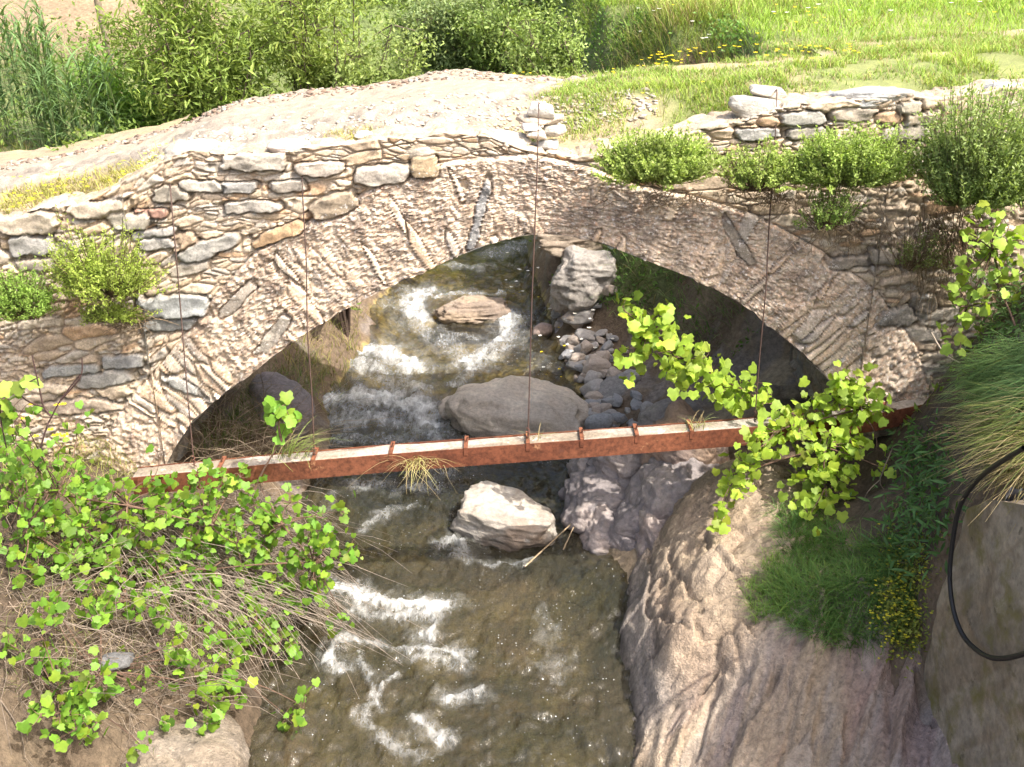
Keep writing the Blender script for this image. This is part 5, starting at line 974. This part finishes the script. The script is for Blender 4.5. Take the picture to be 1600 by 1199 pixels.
# shrubs and trees behind the bridge
def shrub(name, label, cat, u, v, ru, rv, y, n, leaf, col, seed, group='shrubs behind the bridge', tmpl=(EV, EF), nb=14, dark=.0, twig=(.13, .10, .075), bx=None):
    r = np.random.default_rng(seed); c = at(u, v, y=y); s = np.linalg.norm(c-CAM)/FPX; rad = np.array((ru*s, min(ru, rv)*s*.9, rv*s))
    bx = c[0]+.1*rad[0] if bx is None else bx; g = float(ground_z(np.array([bx]), np.array([y]))[0]); b0 = np.array((bx, y+.1, g-.05)); root = thing(name, b0, label, cat, group); st = MB(); lf = MB(); tips = []
    for k in range(nb):
        e = c+rnd_dirs(r, 1)[0]*rad*.75; m_ = lerp(b0, e, .5)+r.normal(0, .12, 3); t = np.linspace(0, 1, 8)[:, None]; pts = (1-t)**2*b0+2*t*(1-t)*m_+t*t*e+r.normal(0, .025, (8, 3)); st.tube(pts, .019, .006, np.array(twig)*r.uniform(.8, 1.2), 5)
        for q in range(9):
            a = pts[r.integers(3, 8)]; d_ = a+rnd_dirs(r, 1)[0]*rad*r.uniform(.25, .55); d_ = c+(d_-c)*min(1, 1/max(1e-6, np.linalg.norm((d_-c)/rad))); mm_ = (a+d_)/2+r.normal(0, .04, 3); st.tube([a, mm_, d_], .008, .003, np.array(twig)*r.uniform(.8, 1.3), 3)
            tips += [lerp(a, d_, f) for f in (.45, .7, .85, 1.0)]
    tips = np.array(tips); i = r.integers(0, len(tips), n); P = tips[i]+r.normal(0, .075+.05*rad.mean(), (n, 3))*np.array((1, 1, .9)); 
    lf.leaves(*tmpl, P, rnd_dirs(r, n)+np.array((0, -.1, -.1)), rnd_dirs(r, n)+np.array((0, -.3, .8)), leaf*r.uniform(.6, 1.3, n), shade(r, col, n, .28, .25)*(1+.2*vnoise(P*3, seed))[:, None])
    st.build('branches', M['bark'], root); lf.build('foliage', M['leaf'], root); return root
shrub('shrub', 'large willowy shrub with long shiny leaves behind the pale path', 'shrub', 305, 62, 118, 100, 12.0, 15000, .10, (.19, .275, .065), 1101, nb=22)
shrub('shrub', 'airy shrub with dark bare lower branches right of the willowy one', 'shrub', 490, 20, 105, 80, 12.4, 8500, .09, (.21, .285, .07), 1102, nb=16, twig=(.10, .07, .055))
shrub('shrub', 'pale green bush at the path edge below the airy shrub', 'shrub', 590, 78, 80, 45, 11.9, 7000, .055, (.25, .33, .11), 1103, tmpl=(SV, SF), nb=12, bx=-2.5)
shrub('shrub', 'grey green fine leaved bush behind the top of the path', 'shrub', 690, 40, 80, 62, 21.0, 11000, .085, (.19, .26, .12), 1104, nb=16, tmpl=(SV, SF))
shrub('shrub', 'light green bush in the gap between the path top and the meadow', 'shrub', 775, 25, 75, 55, 20.5, 8000, .09, (.20, .29, .09), 1111, tmpl=(SV, SF), nb=14)
shrub('shrub', 'pale weedy bush at the start of the meadow beyond the path end', 'shrub', 835, 62, 70, 45, 13.8, 7000, .06, (.23, .32, .10), 1112, tmpl=(SV, SF), nb=14, bx=1.3)
shrub('shrub', 'dark green bush behind the tall white flowered grass', 'shrub', 850, 2, 100, 42, 21.5, 7000, .10, (.10, .17, .055), 1105, tmpl=(SV, SF), nb=12)
shrub('shrub', 'bushy growth on the slope behind the airy shrub', 'shrub', 600, 0, 90, 70, 22, 8000, .11, (.17, .25, .07), 1106, tmpl=(SV, SF), nb=12)
shrub('shrub', 'dark leafy shrub in the far right corner of the meadow', 'shrub', 1565, 0, 75, 42, 17, 5200, .09, (.08, .165, .05), 1107, tmpl=(SV, SF), nb=12)
shrub('shrub', 'mixed low bush behind the middle of the meadow', 'shrub', 1330, -14, 130, 38, 18.5, 6000, .08, (.15, .22, .07), 1108, tmpl=(SV, SF), nb=12)
shrub('shrub', 'low green bush between the grasses behind the meadow edge', 'shrub', 1080, -5, 120, 38, 18, 6000, .075, (.17, .24, .09), 1109, tmpl=(SV, SF), nb=12)
shrub('shrub', 'bright nettle green bush between the reeds and the willowy shrub', 'shrub', 195, 120, 65, 60, 12.4, 7000, .065, (.17, .31, .06), 1110, tmpl=(SV, SF), nb=12)
# slender tree whose trunk alone is in view
p0 = at(172, 78, y=14.0); g0 = float(ground_z(np.array([p0[0]]), np.array([14.0]))[0]); root = thing('slender_tree', (p0[0], 14, g0), 'slender pale bare trunk standing behind the reeds before the tan slope', 'tree'); mb = MB()
mb.tube(smooth_path([(p0[0]+.05, 14, g0-.1), (p0[0], 14, p0[2]), (p0[0]-.06, 14.0, p0[2]+.7), (p0[0]+.05, 14.05, p0[2]+1.6), (p0[0], 14.1, p0[2]+2.6)], 20), .055, .035, (.27, .22, .15), 7); mb.build('trunk', M['bark'], root)
mb = MB(); r = np.random.default_rng(1120); n = 2400; P = np.array((p0[0], 14.1, p0[2]+3.2))+r.normal(0, 1, (n, 3))*np.array((.7, .7, .55)); mb.leaves(SV, SF, P, rnd_dirs(r, n), rnd_dirs(r, n)+np.array((0, 0, .8)), .09*r.uniform(.6, 1.3, n), shade(r, (.12, .2, .05), n)); mb.build('crown', M['leaf'], root)
# reeds at the far left
def reeds(label, u0, u1, v0, v1, y, n, seed):
    r = np.random.default_rng(seed); st = MB(); lf = MB(); pts = []
    for k in range(n):
        u = r.uniform(u0, u1); yy = y+r.uniform(-.45, .45); t_ = at(u, r.uniform(v0, v1), y=yy); g = float(ground_z(np.array([t_[0]]), np.array([yy]))[0]); pts.append((t_, g))
    c = np.mean([p for p, g in pts], 0); root = thing('reed_clump', (c[0], c[1], min(g for p, g in pts)), label, 'reeds', 'reed clumps')
    for t_, g in pts:
        b0 = np.array((t_[0]+r.normal(0, .05), t_[1], g)); st.tube([b0, lerp(b0, t_, .5)+r.normal(0, .02, 3), t_], .009, .004, (.20, .26, .10), 4)
        m = 11; f = np.linspace(.25, 1, m); P = b0+(t_-b0)*f[:, None]; blades(lf, P, r.uniform(.28, .48, m), r.uniform(.018, .03, m), r.uniform(0, 2*pi, m), r.uniform(.5, .8, m), r.uniform(.35, .9, m), shade(r, (.15, .25, .10), m, .2, .05), seg=5)
    st.build('stems', M['bark'], root); lf.build('blades', M['grass'], root)
reeds('tall reed clump at the far left edge behind the path', -60, 75, 5, 80, 12.6, 46, 1131); reeds('lower reed clump nearer the willowy shrub', 60, 165, 80, 165, 12.0, 34, 1132)
# undergrowth of the far banks
def growth(n, x0, x1, y0, y1, dens, s, col, hgt, sd):
    X = r.uniform(x0, x1, n); Y = r.uniform(y0, y1, n); k = r.random(n) < dens(X, Y); X, Y = X[k], Y[k]; m = len(X); hh = hgt*np.clip(.5+fbm(P3(X*1.3, Y*1.3), 3, sd)*1.6, .05, 1.3)
    P = np.stack((X, Y, ground_z(X, Y)+hh*r.random(m)**.7), -1); mb.leaves(SV, SF, P, rnd_dirs(r, m)+np.array((0, -.2, .3)), rnd_dirs(r, m)+np.array((0, -.5, .8)), s*r.uniform(.5, 1.4, m), shade(r, col, m, .3, .2)*(1+.4*fbm(P3(X*2, Y*2), 3, sd+1))[:, None])
r = np.random.default_rng(1141); mb = MB()
growth(30000, -9, 1.0, 10.75, 17, lambda X, Y: cl_(X, Y, .8, -.3, .1, 1142)*(ground_z(X, Y) > .45), .065, (.15, .235, .055), .5, 1143)
growth(60000, -16, 6, 16, 26, lambda X, Y: np.maximum(cl_(X, Y, .5, -.15, .2, 1144), (X > -5))*((((X+7.3)/2.3)**2+((Y-19.5)/4.3)**2 > .8)*.85+.15)*(ground_z(X, Y) > 1.2), .10, (.15, .23, .055), .6, 1145)
growth(16000, -22, 16, 24, 40, lambda X, Y: cl_(X, Y, .4, -.2, .2, 1146), .16, (.13, .2, .05), .9, 1147)
X = r.uniform(-9, -2, 9000); Y = r.uniform(10.7, 14, 9000); k = cl_(X, Y, 1.0, -.2, .2, 1148) > r.random(9000); grass_at(mb, r, np.stack((X[k], Y[k], ground_z(X[k], Y[k])), -1), .22, .008, (.26, .28, .09), dry=.4)
growth(14000, 3.1, 8, 2, 7.6, lambda X, Y: (cl_(X, Y, 1.2, -.3, .1, 1151))*(X > 3.2+.25*(Y < 5)), .07, (.15, .24, .06), .35, 1152)
stuff(mb, 'undergrowth', 'mixed weeds and low growth covering the slopes behind the bridge', 'undergrowth', 'leaf')
mb = MB(); growth(30000, .7, 4.2, 10.5, 15.5, lambda X, Y: (ground_z(X, Y) > .75)*(ground_z(X, Y) < 4.1)*cl_(X, Y+0*X, 1.3, -.35, .0, 1149), .06, (.12, .23, .06), .35, 1150)
X = r.uniform(1.2, 3.6, 5000); Y = r.uniform(10.8, 14, 5000); Z = ground_z(X, Y); k = (Z > .7) & (Z < 4); grass_at(mb, r, np.stack((X, Y, Z), -1)[k], .30, .008, (.13, .23, .08), lean=.5, bend=.9, dry=.12)
stuff(mb, 'bank_growth', 'dark green plants clothing the steep bank seen through the arch', 'undergrowth', 'leaf')
